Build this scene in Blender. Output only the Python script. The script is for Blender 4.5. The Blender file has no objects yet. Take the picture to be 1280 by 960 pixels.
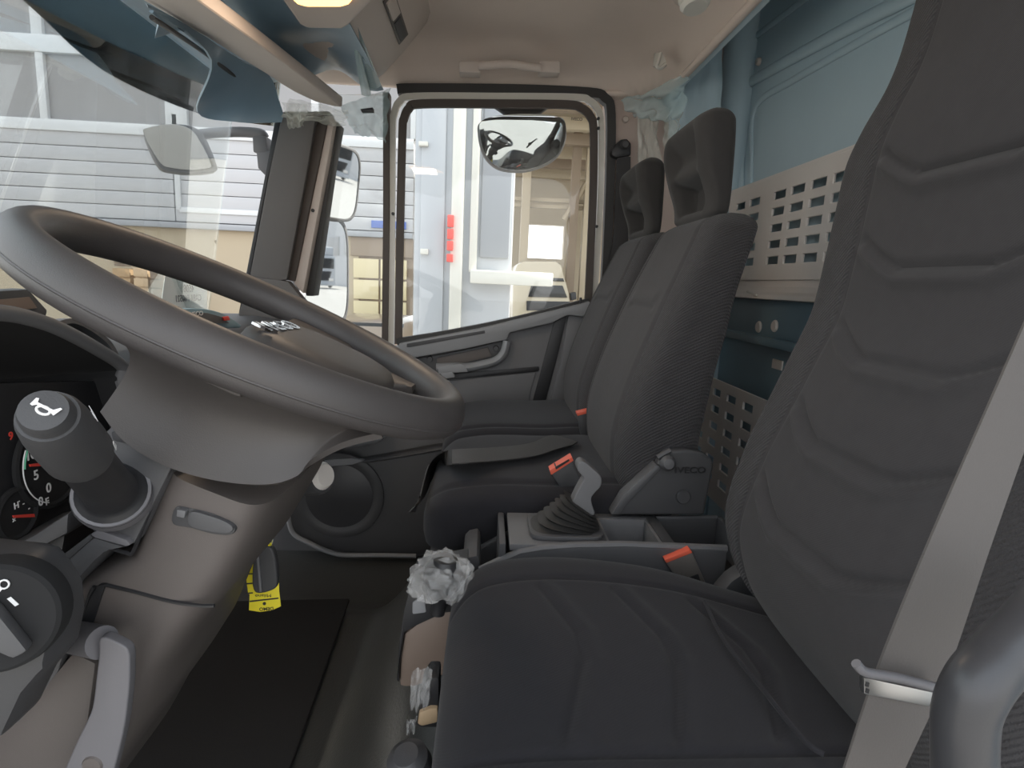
import bpy, bmesh, math, random
import numpy as np
from mathutils import Vector, Matrix, noise
random.seed(7)
scene = bpy.context.scene
COL = scene.collection
# ------------------------------------------------------------------ camera
FPX, CX, CY = 730.0, 640.0, 480.0
YAW, PITCH, ROLL = map(math.radians, (2.75, 9.82, 2.5))
CAM = np.array([0.0, 0.0, 0.85])
FW = np.array([math.sin(YAW)*math.cos(PITCH), math.cos(YAW)*math.cos(PITCH), -math.sin(PITCH)])
_r0 = np.array([math.cos(YAW), -math.sin(YAW), 0.0]); _u0 = np.cross(_r0, FW)
RT = math.cos(ROLL)*_r0 + math.sin(ROLL)*_u0
UP = math.cos(ROLL)*_u0 - math.sin(ROLL)*_r0
cd = bpy.data.cameras.new('camera'); cam = bpy.data.objects.new('camera', cd); COL.objects.link(cam)
cd.sensor_width = 36.0; cd.lens = 36.0*FPX/1280.0; cd.clip_start = 0.02; cd.clip_end = 400
cam.matrix_world = Matrix(((RT[0], UP[0], -FW[0], CAM[0]), (RT[1], UP[1], -FW[1], CAM[1]), (RT[2], UP[2], -FW[2], CAM[2]), (0, 0, 0, 1)))
scene.camera = cam
# ------------------------------------------------------------------ light
w = bpy.data.worlds.new('sky'); scene.world = w; w.use_nodes = True
nt = w.node_tree; bg = nt.nodes['Background']
tc = nt.nodes.new('ShaderNodeTexCoord'); sx = nt.nodes.new('ShaderNodeSeparateXYZ')
rp = nt.nodes.new('ShaderNodeValToRGB')
rp.color_ramp.elements[0].position = 0.0; rp.color_ramp.elements[0].color = (1.0, 1.0, 1.0, 1)
rp.color_ramp.elements[1].position = 0.9; rp.color_ramp.elements[1].color = (0.78, 0.88, 1.0, 1)
nt.links.new(tc.outputs['Generated'], sx.inputs[0]); nt.links.new(sx.outputs[2], rp.inputs[0])
nt.links.new(rp.outputs[0], bg.inputs[0]); bg.inputs[1].default_value = 0.85
sl = bpy.data.lights.new('sun', 'SUN'); so = bpy.data.objects.new('sun', sl); COL.objects.link(so)
sl.energy = 4.2; sl.angle = math.radians(3); sl.color = (1.0, 0.93, 0.82)
so.rotation_euler = Vector((-0.62, -0.06, -0.78)).to_track_quat('-Z', 'Y').to_euler()
scene.view_settings.view_transform = 'Standard'; scene.view_settings.look = 'None'
scene.view_settings.exposure = 1.5; scene.view_settings.gamma = 1.0
scene.view_settings.use_curve_mapping = False

# ------------------------------------------------------------------ helpers
def P(u, v, X=None, Y=None, Z=None):
    """point of the cab on the sight line of a photo pixel, at a chosen distance"""
    d = FW + (u-CX)/FPX*RT - (v-CY)/FPX*UP
    for i, q in enumerate((X, Y, Z)):
        if q is not None:
            return Vector(CAM + d*((q-CAM[i])/d[i]))
def PP(pts, **k): return [P(u, v, **k) for u, v in pts]
def Zm(z, ox, oy, s): return [(ox+a*s, oy+b*s) for a, b in z]
def cr(pts, n=6, closed=False):
    pts = [Vector(p) for p in pts]; N = len(pts); out = []
    for i in range(N if closed else N-1):
        if closed: a, b, c, d = pts[i-1], pts[i], pts[(i+1) % N], pts[(i+2) % N]
        else: a, b, c, d = pts[max(i-1, 0)], pts[i], pts[i+1], pts[min(i+2, N-1)]
        for k in range(n):
            t = k/n
            out.append(0.5*((2*b)+(c-a)*t+(2*a-5*b+4*c-d)*t*t+(3*b-a-3*c+d)*t**3))
    if not closed: out.append(pts[-1])
    return out
def cr2(pts, n=5): return [(p[0], p[1]) for p in cr([(a, b, 0) for a, b in pts], n, True)]
def lerp(a, b, t): return a+(b-a)*t
def interp(t, xs, ys): return float(np.interp(t, xs, ys))
def smooth_interp(t, xs, ys):
    # cubic through table
    i = int(np.clip(np.searchsorted(xs, t)-1, 0, len(xs)-2))
    x0, x1 = xs[i], xs[i+1]; h = x1-x0; s = min(max((t-x0)/h, 0), 1)
    m0 = (ys[i+1]-ys[max(i-1, 0)])/(xs[i+1]-xs[max(i-1, 0)]); m1 = (ys[min(i+2, len(xs)-1)]-ys[i])/(xs[min(i+2, len(xs)-1)]-xs[i])
    return (2*s**3-3*s*s+1)*ys[i]+(s**3-2*s*s+s)*h*m0+(-2*s**3+3*s*s)*ys[i+1]+(s**3-s*s)*h*m1
def wloc(o):
    l = Vector((0, 0, 0))
    while o is not None: l += o.location; o = o.parent
    return l
def link(name, me, parent=None):
    o = bpy.data.objects.new(name, me); COL.objects.link(o)
    if parent is not None: o.parent = parent
    return o
def add(name, verts, faces, mat, parent=None, ang=38, recalc=True):
    off = wloc(parent) if parent else None
    vs = [Vector(v) for v in verts]
    loc = None
    if parent is None:
        loc = sum(vs, Vector())/len(vs); loc = Vector((loc.x, loc.y, min(v.z for v in vs))); off = loc
    vs = [v-off for v in vs]
    me = bpy.data.meshes.new(name); me.from_pydata([tuple(v) for v in vs], [], faces)
    if recalc:
        bm = bmesh.new(); bm.from_mesh(me); bmesh.ops.recalc_face_normals(bm, faces=bm.faces); bm.to_mesh(me); bm.free()
    for p in me.polygons: p.use_smooth = True
    me.set_sharp_from_angle(angle=math.radians(ang))
    me.materials.append(M[mat] if isinstance(mat, str) else mat)
    o = link(name, me, parent)
    if loc is not None: o.location = loc
    return o
def add_bm(name, bm, mat, parent=None, ang=38):
    bmesh.ops.recalc_face_normals(bm, faces=bm.faces)
    vs = [v.co.copy() for v in bm.verts]; bm.verts.index_update()
    fs = [[v.index for v in f.verts] for f in bm.faces]; bm.free()
    return add(name, vs, fs, mat, parent, ang, recalc=False)
def bevel(bm, b, seg=2, amin=25):
    if b <= 0: return
    es = [e for e in bm.edges if len(e.link_faces) == 2 and e.calc_face_angle(0) > math.radians(amin)]
    bmesh.ops.bevel(bm, geom=es, offset=b, segments=seg, profile=0.6, affect='EDGES', clamp_overlap=True)
def prism(name, pts, d, mat, parent=None, bev=0.003, seg=2, ang=38):
    """outline in space pushed along d to its real thickness"""
    d = Vector(d); bm = bmesh.new()
    a = [bm.verts.new(Vector(p)) for p in pts]; b = [bm.verts.new(Vector(p)+d) for p in pts]
    n = len(a); bm.faces.new(a); bm.faces.new(b[::-1])
    for i in range(n): bm.faces.new((a[i], b[i], b[(i+1) % n], a[(i+1) % n]))
    bmesh.ops.recalc_face_normals(bm, faces=bm.faces)
    bevel(bm, bev, seg)
    return add_bm(name, bm, mat, parent, ang)
def box(name, c, s, mat, parent=None, bev=0.004, rot=None, seg=2):
    bm = bmesh.new(); bmesh.ops.create_cube(bm, size=1.0)
    for v in bm.verts: v.co = Vector((v.co.x*s[0], v.co.y*s[1], v.co.z*s[2]))
    bevel(bm, bev, seg)
    m = Matrix.Translation(Vector(c)) @ (rot.to_4x4() if rot is not None else Matrix.Identity(4))
    bm.transform(m)
    return add_bm(name, bm, mat, parent)
def box2(name, a, b, mat, parent=None, bev=0.004):
    return box(name, [(a[i]+b[i])/2 for i in range(3)], [abs(a[i]-b[i]) for i in range(3)], mat, parent, bev)
def loft(name, rings, mat, parent=None, cap=True, ang=45, closed=True):
    n = len(rings[0]); vs = [p for r in rings for p in r]; fs = []
    for i in range(len(rings)-1):
        for j in range(n if closed else n-1):
            k = (j+1) % n
            fs.append((i*n+j, i*n+k, (i+1)*n+k, (i+1)*n+j))
    if cap and closed:
        fs.append(tuple(range(n))[::-1]); fs.append(tuple((len(rings)-1)*n+j for j in range(n)))
    return add(name, vs, fs, mat, parent, ang)
def frames(pts, closed=False, up=None):
    n = len(pts); T = []
    for i in range(n):
        a = pts[i-1] if (i > 0 or closed) else pts[i]; b = pts[(i+1) % n] if (i < n-1 or closed) else pts[i]
        T.append((b-a).normalized())
    out = []; N = None
    for i in range(n):
        if up is not None: N = (Vector(up)-T[i]*Vector(up).dot(T[i])).normalized()
        elif N is None:
            r = Vector((0, 0, 1)) if abs(T[i].z) < .9 else Vector((1, 0, 0)); N = (r-T[i]*r.dot(T[i])).normalized()
        else: N = (N-T[i]*N.dot(T[i])).normalized()
        out.append((T[i], N, T[i].cross(N)))
    return out
def tube(name, pts, r, mat, parent=None, n=12, closed=False, up=None, sec=None, sub=0, ang=45):
    """sweep; r radius or list; sec = list of (a,b) profile offsets along (N,B)"""
    pts = [Vector(p) for p in pts]
    if sub: pts = cr(pts, sub, closed)
    fr = frames(pts, closed, up); rings = []
    for i, (t, N, B) in enumerate(fr):
        if sec: rings.append([pts[i]+N*a+B*b for a, b in sec])
        else:
            rr = r[i] if isinstance(r, (list, tuple)) else r
            rings.append([pts[i]+(N*math.cos(2*math.pi*k/n)+B*math.sin(2*math.pi*k/n))*rr for k in range(n)])
    if closed: rings.append(rings[0])
    return loft(name, rings, mat, parent, cap=not closed, ang=ang)
def rect(wd, h): return [(-wd/2, -h/2), (wd/2, -h/2), (wd/2, h/2), (-wd/2, h/2)]
def strip(name, L, R, th, mat, parent=None, sub=0, nrm=None):
    """a webbing strip between a left and a right edge, th thick"""
    L = [Vector(p) for p in L]; R = [Vector(p) for p in R]
    if sub: L = cr(L, sub); R = cr(R, sub)
    rings = []
    for i in range(len(L)):
        t = (L[min(i+1, len(L)-1)]-L[max(i-1, 0)]).normalized(); nn = t.cross(R[i]-L[i]).normalized()*th
        rings.append([L[i], R[i], R[i]+nn, L[i]+nn])
    return loft(name, rings, mat, parent, ang=30)
def lathe(name, prof, c, axis, mat, parent=None, n=28, ang=35):
    """prof = list of (radius, height along axis)"""
    axis = Vector(axis).normalized(); c = Vector(c)
    r = Vector((0, 0, 1)) if abs(axis.z) < .9 else Vector((1, 0, 0))
    a = (r-axis*r.dot(axis)).normalized(); b = axis.cross(a)
    rings = [[c+axis*h+(a*math.cos(2*math.pi*k/n)+b*math.sin(2*math.pi*k/n))*max(q, 1e-4) for k in range(n)] for q, h in prof]
    return loft(name, rings, mat, parent, ang=ang)
def surf(name, fn, nu, nv, mat, parent=None, th=0.0, ang=60):
    """open sheet fn(s,t); th gives it thickness along its normal"""
    vs = [Vector(fn(i/nu, j/nv)) for j in range(nv+1) for i in range(nu+1)]
    fs = [(j*(nu+1)+i, j*(nu+1)+i+1, (j+1)*(nu+1)+i+1, (j+1)*(nu+1)+i) for j in range(nv) for i in range(nu)]
    if th:
        me = bpy.data.meshes.new('tmp'); me.from_pydata([tuple(v) for v in vs], [], fs)
        bm = bmesh.new(); bm.from_mesh(me); bpy.data.meshes.remove(me)
        bm.normal_update()
        bmesh.ops.solidify(bm, geom=bm.faces[:], thickness=th)
        return add_bm(name, bm, mat, parent, ang)
    return add(name, vs, fs, mat, parent, ang, recalc=False)
def text(name, s, size, org, xd, yd, mat, parent=None, ext=0.0004, align='CENTER', bold=0.0, sx=1.0):
    cu = bpy.data.curves.new(name, 'FONT'); cu.body = s; cu.size = size; cu.extrude = ext; cu.align_x = align; cu.align_y = 'CENTER'; cu.offset = bold
    o = bpy.data.objects.new(name, cu); COL.objects.link(o)
    dg = bpy.context.evaluated_depsgraph_get(); me = bpy.data.meshes.new_from_object(o.evaluated_get(dg))
    bpy.data.objects.remove(o); bpy.data.curves.remove(cu)
    xd = Vector(xd).normalized(); yd = Vector(yd); yd = (yd-xd*yd.dot(xd)).normalized(); zd = xd.cross(yd)
    off = wloc(parent) if parent else Vector()
    me.transform(Matrix.Translation(Vector(org)-off) @ Matrix((xd*sx, yd, zd)).transposed().to_4x4())
    me.materials.clear(); me.materials.append(M[mat])
    return link(name, me, parent)
def root(name, loc, label=None, cat=None, group=None, kind=None):
    o = bpy.data.objects.new(name, None); COL.objects.link(o); o.location = Vector(loc); o.empty_display_size = .05
    return tag(o, label, cat, group, kind)
def tag(o, label=None, cat=None, group=None, kind=None):
    if label: o['label'] = label
    if cat: o['category'] = cat
    if group: o['group'] = group
    if kind: o['kind'] = kind
    return o
def struct(o, label=None): return tag(o, label, None, None, 'structure')
def sgnp(x, e): return math.copysign(abs(x)**e, x)
def sering(c, a, b, n, ea, eb, k=40, ph=0):
    """superellipse ring around c with half axes vectors a and b"""
    return [c+a*sgnp(math.cos(2*math.pi*i/k+ph), 2/n)+b*sgnp(math.sin(2*math.pi*i/k+ph), 2/n) for i in range(k)]

# ------------------------------------------------------------------ materials
M = {}
def mat(name, col, rough=0.5, metal=0.0, bump=0.0, bscale=300, var=0.06, vscale=8, spec=0.5, sheen=0.0, emit=None, coat=0.0, bdist=0.001):
    m = bpy.data.materials.new(name); m.use_nodes = True; M[name] = m
    t = m.node_tree; b = t.nodes['Principled BSDF']
    b.inputs['Roughness'].default_value = rough; b.inputs['Metallic'].default_value = metal
    b.inputs['Specular IOR Level'].default_value = spec
    if sheen: b.inputs['Sheen Weight'].default_value = sheen; b.inputs['Sheen Roughness'].default_value = .5
    if coat: b.inputs['Coat Weight'].default_value = coat
    c = (*col, 1)
    tcn = t.nodes.new('ShaderNodeTexCoord')
    if var:
        nz = t.nodes.new('ShaderNodeTexNoise'); nz.inputs['Scale'].default_value = vscale; nz.inputs['Detail'].default_value = 4
        t.links.new(tcn.outputs['Object'], nz.inputs['Vector'])
        mx = t.nodes.new('ShaderNodeMix'); mx.data_type = 'RGBA'
        mx.inputs[6].default_value = tuple(x*(1-var) for x in col)+(1,); mx.inputs[7].default_value = tuple(min(1, x*(1+var)) for x in col)+(1,)
        t.links.new(nz.outputs[0], mx.inputs[0]); t.links.new(mx.outputs[2], b.inputs['Base Color'])
    else: b.inputs['Base Color'].default_value = c
    if bump:
        n2 = t.nodes.new('ShaderNodeTexNoise'); n2.inputs['Scale'].default_value = bscale; n2.inputs['Detail'].default_value = 2
        t.links.new(tcn.outputs['Object'], n2.inputs['Vector'])
        bp = t.nodes.new('ShaderNodeBump'); bp.inputs['Strength'].default_value = bump; bp.inputs['Distance'].default_value = bdist
        t.links.new(n2.outputs[0], bp.inputs['Height']); t.links.new(bp.outputs[0], b.inputs['Normal'])
    if emit: b.inputs['Emission Color'].default_value = (*emit[0], 1); b.inputs['Emission Strength'].default_value = emit[1]
    return m
def fabric(name, col, twill=0.35, scale=260.0, rot=0.6):
    m = mat(name, col, rough=.95, sheen=.10, spec=.15, var=.10, vscale=60)
    t = m.node_tree; b = t.nodes['Principled BSDF']
    tcn = t.nodes.new('ShaderNodeTexCoord'); mp = t.nodes.new('ShaderNodeMapping'); mp.inputs['Rotation'].default_value = (rot, .35, .2)
    wv = t.nodes.new('ShaderNodeTexWave'); wv.bands_direction = 'Z'; wv.inputs['Scale'].default_value = scale*.40; wv.inputs['Distortion'].default_value = .6; wv.inputs['Detail'].default_value = 0
    nz = t.nodes.new('ShaderNodeTexNoise'); nz.inputs['Scale'].default_value = 700
    ad = t.nodes.new('ShaderNodeMath'); ad.operation = 'MULTIPLY_ADD'; ad.inputs[1].default_value = .8
    bp = t.nodes.new('ShaderNodeBump'); bp.inputs['Strength'].default_value = twill; bp.inputs['Distance'].default_value = .0012
    L = t.links.new
    L(tcn.outputs['Object'], mp.inputs[0]); L(mp.outputs[0], wv.inputs[0]); L(tcn.outputs['Object'], nz.inputs['Vector'])
    L(wv.outputs['Fac'], ad.inputs[0]); L(nz.outputs[0], ad.inputs[2]); L(ad.outputs[0], bp.inputs['Height']); L(bp.outputs[0], b.inputs['Normal'])
    return m
def glass(name, tint=(1, 1, 1), refl=1.0, rough=0.0):
    m = bpy.data.materials.new(name); m.use_nodes = True; M[name] = m
    t = m.node_tree; t.nodes.clear(); L = t.links.new
    o = t.nodes.new('ShaderNodeOutputMaterial'); tr = t.nodes.new('ShaderNodeBsdfTransparent'); tr.inputs[0].default_value = (*tint, 1)
    gl = t.nodes.new('ShaderNodeBsdfGlossy'); gl.inputs['Roughness'].default_value = rough
    fr = t.nodes.new('ShaderNodeFresnel'); fr.inputs[0].default_value = 1.45
    mu = t.nodes.new('ShaderNodeMath'); mu.operation = 'MULTIPLY'; mu.inputs[1].default_value = refl
    mx = t.nodes.new('ShaderNodeMixShader')
    L(fr.outputs[0], mu.inputs[0]); L(mu.outputs[0], mx.inputs[0]); L(tr.outputs[0], mx.inputs[1]); L(gl.outputs[0], mx.inputs[2]); L(mx.outputs[0], o.inputs[0])
    return m
def film(name, col, alpha, rough=.25, bump=.0):
    m = bpy.data.materials.new(name); m.use_nodes = True; M[name] = m
    t = m.node_tree; b = t.nodes['Principled BSDF']; L = t.links.new
    b.inputs['Base Color'].default_value = (*col, 1); b.inputs['Roughness'].default_value = rough; b.inputs['Alpha'].default_value = alpha
    b.inputs['Specular IOR Level'].default_value = .8
    if bump:
        tcn = t.nodes.new('ShaderNodeTexCoord'); nz = t.nodes.new('ShaderNodeTexNoise'); nz.inputs['Scale'].default_value = 45; nz.inputs['Detail'].default_value = 5
        bp = t.nodes.new('ShaderNodeBump'); bp.inputs['Strength'].default_value = bump; bp.inputs['Distance'].default_value = .006
        L(tcn.outputs['Object'], nz.inputs['Vector']); L(nz.outputs[0], bp.inputs['Height']); L(bp.outputs[0], b.inputs['Normal'])
    return m
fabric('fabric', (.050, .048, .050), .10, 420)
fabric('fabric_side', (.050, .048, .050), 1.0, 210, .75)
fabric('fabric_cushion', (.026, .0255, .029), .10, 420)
fabric('headrest_skin', (.042, .040, .039), .05)
mat('headrest_plastic', (.050, .048, .047), .42, bump=.05)
mat('wheel_skin', (.068, .062, .061), .46, bump=.25, bscale=900, bdist=.0006)
mat('hub_plastic', (.068, .061, .058), .5, bump=.15, bscale=900, bdist=.0005)
mat('column_plastic', (.115, .100, .093), .55, bump=.25, bscale=1200, bdist=.0005)
mat('lever_plastic', (.15, .146, .156), .5, bump=.15, bscale=1200, bdist=.0004)
mat('grey_plastic', (.15, .15, .155), .55, bump=.2, bscale=1000, bdist=.0005)
mat('light_plastic', (.27, .275, .285), .5, bump=.15, bscale=1000, bdist=.0005)
mat('dark_plastic', (.060, .060, .063), .5, bump=.2, bscale=1000, bdist=.0005)
mat('mid_plastic', (.085, .085, .089), .5, bump=.2, bscale=1000, bdist=.0005)
mat('black_plastic', (.022, .022, .024), .45, bump=.1)
mat('dark_gloss', (.045, .045, .049), .36, bump=.1, bscale=900, bdist=.0004)
mat('black_matte', (.016, .016, .017), .9)
mat('rubber', (.035, .034, .033), .55)
mat('floor_rubber', (.075, .076, .072), .30, bump=.5, bscale=220, bdist=.001)
mat('mat_rubber', (.018, .018, .019), .8, bump=.5, bscale=500, bdist=.001)
mat('beige_liner', (.74, .63, .555), .9, bump=.2, bscale=700, var=.05)
mat('beige_plastic', (.62, .54, .485), .55, bump=.15, bscale=900, bdist=.0005)
mat('beige_pillar', (.55, .45, .40), .7, bump=.15, bscale=800)
mat('pillar_grey', (.12, .112, .108), .75, bump=.2, bscale=800)
mat('seal_brown', (.075, .060, .052), .6)
mat('white_paint', (.66, .64, .58), .3, coat=.3, var=.02)
mat('blue_wall', (.46, .58, .64), .38, bump=.12, bscale=30, bdist=.003, var=.05, vscale=5)
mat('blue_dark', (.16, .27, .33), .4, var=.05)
mat('blue_film', (.24, .35, .44), .3, bump=.35, bscale=14, bdist=.004, var=.10, vscale=12)
mat('panel_grey', (.74, .70, .66), .5, var=.02)
mat('steel', (.45, .45, .45), .35, metal=1.0, var=0)
mat('chrome', (.8, .8, .8), .12, metal=1.0, var=0)
mat('red_plastic', (.80, .14, .08), .4, var=.02)
mat('white_print', (.85, .85, .85), .5, var=0)
mat('black_print', (.03, .03, .03), .6, var=0)
mat('red_print', (.75, .07, .05), .5, var=0)
mat('green_print', (.12, .5, .3), .5, var=0)
mat('yellow_paper', (.95, .80, .04), .55, var=.03)
mat('white_paper', (.85, .88, .83), .6, var=.02)
mat('webbing_black', (.028, .026, .026), .55, bump=.4, bscale=500)
mat('webbing_grey', (.092, .083, .079), .6, bump=.3, bscale=900, bdist=.0005)
mat('buckle_grey', (.22, .20, .185), .38, metal=.4, bump=.2, bscale=600)
mat('tan', (.50, .36, .22), .5)
mat('brown_plastic', (.20, .15, .12), .5)
mat('amber_lamp', (1.0, .6, .25), .4, var=0, emit=((1.0, .50, .16), 1.3))
mat('mirror', (.62, .64, .66), .02, metal=1.0, var=0)
mat('mirror_soft', (.36, .37, .38), .12, metal=1.0, var=0)
mat('mirror_back', (.10, .10, .105), .5)
film('clear_film', (.85, .88, .80), .34, .15, .2)
film('blue_clear_film', (.50, .66, .68), .50, .18, .25)
film('bag_plastic', (.85, .85, .84), .24, .08, .8)
glass('pane', (.97, .985, .98), .9)
glass('screen_pane', (.96, .98, .975), .45)
glass('tinted_acrylic', (.80, .87, .88), 1.2, .02)
# outdoors
mat('siding', (.44, .44, .45), .55, var=.03, vscale=1.2)
mat('window_frame_white', (.60, .61, .62), .5, var=.02)
mat('grey_glazing', (.27, .265, .265), .35, var=.06, vscale=.8)
mat('beige_wall', (.42, .35, .25), .8, var=.06, vscale=1)
mat('yellow_pane', (.62, .53, .33), .4, var=.06, vscale=3)
mat('asphalt', (.27, .26, .245), .9, var=.1, vscale=2, bump=.3, bscale=60)
mat('truck_white', (.44, .455, .48), .35, coat=.3, var=.02)
mat('truck_grey', (.30, .31, .33), .4, var=.03)
mat('cream_steel', (.46, .385, .28), .6, var=.06, vscale=1.5)
mat('brown_steel', (.26, .20, .145), .6, var=.08, vscale=1.5)
mat('van_cream', (.50, .43, .31), .35, coat=.4, var=.03)
mat('dark_glass', (.03, .03, .03), .08, var=0)
mat('tail_red', (.75, .08, .06), .25, var=0)
mat('wood', (.40, .27, .15), .8, var=.3, vscale=6)
mat('wood_dark', (.20, .15, .11), .8, var=.3, vscale=6)
mat('blue_sign', (.10, .16, .42), .5, var=0)
mat('car_brown', (.28, .21, .15), .3, coat=.6, var=.02)

# ================================================================== CAB SHELL
YD = 1.85                       # inner plane of the passenger side
# floor with the raised hump that runs back under the seats
FX = [-1.0, -.45, -.33, -.26, -.20, -.14, -.08, 0.0, .15, .8]
FZ = [0.0, 0.0, 0.0, .02, .08, .17, .235, .26, .265, .265]
def floor_fn(s, t):
    x = lerp(-1.0, .8, s); y = lerp(-.10, 1.87, t)
    k = min(max((1.52-y)/.22, 0), 1); k = k*k*(3-2*k)
    d = min(max((y-1.36)/.2, 0), 1)
    return (x, y, smooth_interp(x, FX, FZ)*k-.07*d*d*(3-2*d))
struct(surf('floor', floor_fn, 90, 50, 'floor_rubber', None, th=.03), 'glossy black rubber floor covering that curves up towards the seats')
fm = [P(437, 753, Z=.012), P(300, 756, Z=.012), P(120, 760, Z=.012), Vector((-.98, .55, .012)), Vector((-.31, .55, .012)), P(365, 960, Z=.012)]
tag(prism('floor_mat', fm, (0, 0, .012), 'mat_rubber', None, .004), 'flat matte black rubber mat on the footwell floor', 'floor mat')

# rear wall, clad in blue film, with pressed ribs
XB = .755
wb = struct(surf('wall_back', lambda s, t: (XB+.03*math.exp(-((lerp(0, 1.72, t)-.80)/.07)**2), lerp(-.15, 1.92, s), lerp(0, 1.72, t)), 40, 60, 'blue_wall', None, th=-.02), 'cab rear wall under pale blue protective film')
def rib(name, px, r, X, m='blue_wall'):
    pts = cr([P(u, v, X=X) for u, v in px], 8)
    sec = [(r*math.cos(a)*.55, r*math.sin(a)) for a in np.linspace(-math.pi, math.pi, 15)[:-1]]
    fr = frames(pts, False, (-1, 0, 0))
    return loft(name, [[pts[i]+N*a+B*b for a, b in sec] for i, (t, N, B) in enumerate(fr)], m, wb, True, 60)
rib('pressed_rib', [(926, 300), (927, 200), (926, 140), (934, 108), (960, 90), (1010, 62), (1070, 30), (1130, 0), (1200, -40)], .016, XB-.004)
rib('pressed_rib', [(938, 300), (939, 200), (940, 150), (952, 124), (985, 104), (1040, 72), (1100, 38), (1180, -6)], .010, XB-.002)
rib('pressed_rib', [(897, 300), (898, 160), (899, 95), (925, 62), (985, 15), (1030, -20)], .010, XB-.002)
o = lathe('plug', [(.001, -.006), (.009, -.006), (.011, 0), (.011, .004)], P(948, 77, X=XB-.004), (1, 0, 0), 'beige_plastic', wb, 16)

# rear corner / B pillar trim on the passenger side
def poly_at(px, Y): return PP(px, Y=Y)
bp_ = [P(757, 118, Y=1.88), P(757, 700, Y=1.88), Vector((.80, 1.88, 0.0)), Vector((.80, 1.88, 1.72)), Vector((.50, 1.88, 1.72)), Vector((.50, 1.88, 1.55)), Vector((.30, 1.88, 1.55))]
ws = struct(prism('wall_passenger', bp_, (0, .05, 0), 'beige_pillar', None, .004), 'beige side trim behind the passenger door')
box2('lower_side_panel', (-1.0, 1.89, -.20), (.80, 1.95, .62), 'mid_plastic', ws, .004)
tube('corner_column', [(XB-.02, 1.86, 0), (XB-.02, 1.86, 1.68)], .055, 'blue_wall', ws, 16)
tube('pillar_edge', PP([(767, 150), (764, 250), (757, 390), (750, 460)], Y=1.868), .008, 'beige_plastic', ws, 10, sub=4)
lathe('trim_clip', [(.001, -.005), (.008, -.004), (.010, 0), (.010, .006)], P(782, 149, Y=1.874), (0, 1, 0), 'beige_plastic', ws, 14)

# headliner: flat roof with coved edge
def ceil_fn(s, t):
    x = lerp(-.80, .52, s); y = lerp(-.12, 1.89, t)
    e = max((y-1.66)/.20, 0); e2 = max((x-.34)/.15, 0)
    k = min(math.sqrt(e*e+e2*e2), 1.0)
    z = 1.505-.095*(1-math.sqrt(max(1-k*k, 0)))
    if k >= 1.0: z = 1.41
    # rear lip turns down towards the back wall
    return (x, y, z)
ce = struct(surf('ceiling', ceil_fn, 70, 90, 'beige_liner', None, th=-.03), 'beige fabric headliner with rounded cove')
tube('liner_edge', cr([P(757, 117, Y=1.86), P(800, 116, Y=1.86), P(826, 112, Y=1.84), Vector((.50, 1.70, 1.412)), Vector((.50, 1.3, 1.412)), Vector((.50, .3, 1.412))], 6), .010, 'beige_liner', ce, 8)
prism('rear_liner_lip', [Vector((.495, -.12, 1.412)), Vector((.522, -.12, 1.405)), Vector((.545, -.12, 1.50)), Vector((.58, -.12, 1.59)), Vector((.66, -.12, 1.66)), Vector((.775, -.12, 1.68)), Vector((.775, -.12, 1.72)), Vector((.495, -.12, 1.72))], (0, 2.0, 0), 'blue_wall', ce, 0)
# folding grab handle above the door
hn = P(638, 82, Y=1.76)
gh = root('grab_handle', P(638, 90, Y=1.78), 'beige folding grab handle on the headliner above passenger window', 'grab handle')
for u0, u1 in ((574, 600), (674, 700)):
    prism('mount', PP([(u0, 76), (u1, 76), (u1, 91), (u0, 90)], Y=1.735), (0, .045, .0), 'beige_plastic', gh, .004)
tube('grip', PP([(598, 82), (615, 81), (637, 80), (658, 83), (676, 85)], Y=1.728), 0, 'beige_plastic', gh, sub=5, up=(0, -1, 0), sec=[(.008*math.cos(a), .011*math.sin(a)) for a in np.linspace(0, 2*math.pi, 11)[:-1]])
# coat hook
hk = root('coat_hook', P(826, 84, X=.47), 'small white coat hook on the beige rear headliner corner', 'coat hook')
hp = P(826, 78, Y=1.62)
prism('plate', PP([(821, 66), (828, 65), (833, 76), (833, 84), (826, 87), (819, 83)], Y=1.62), (.0, .03, .01), 'white_paint', hk, .003)
tube('hook', PP([(826, 66), (823, 76), (821, 83), (826, 85), (832, 80)], Y=1.615), .005, 'white_paint', hk, 8, sub=4)
# roof fitting at the top edge of the frame
dm = root('roof_lamp', P(866, 0, Y=1.15), 'rounded beige roof fitting at the top rear of the headliner', 'lamp')
lathe('base', [(.001, .05), (.040, .05), (.042, .02), (.034, 0), (.001, 0)], P(864, -6, Y=1.2), (0, .25, 1), 'beige_plastic', dm, 24)
lathe('ribbed_knob', [(.001, -.004), (.022, -.004), (.028, .004), (.026, .010), (.030, .016), (.028, .03)], P(869, 8, Y=1.19), (-.1, .25, 1), 'white_paint', dm, 20)
box2('roof_mount', (P(864, -6, Y=1.2).x-.03, 1.19, P(864, -6, Y=1.2).z+.03), (P(864, -6, Y=1.2).x+.03, 1.24, 1.50), 'beige_plastic', dm, .01)

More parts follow.
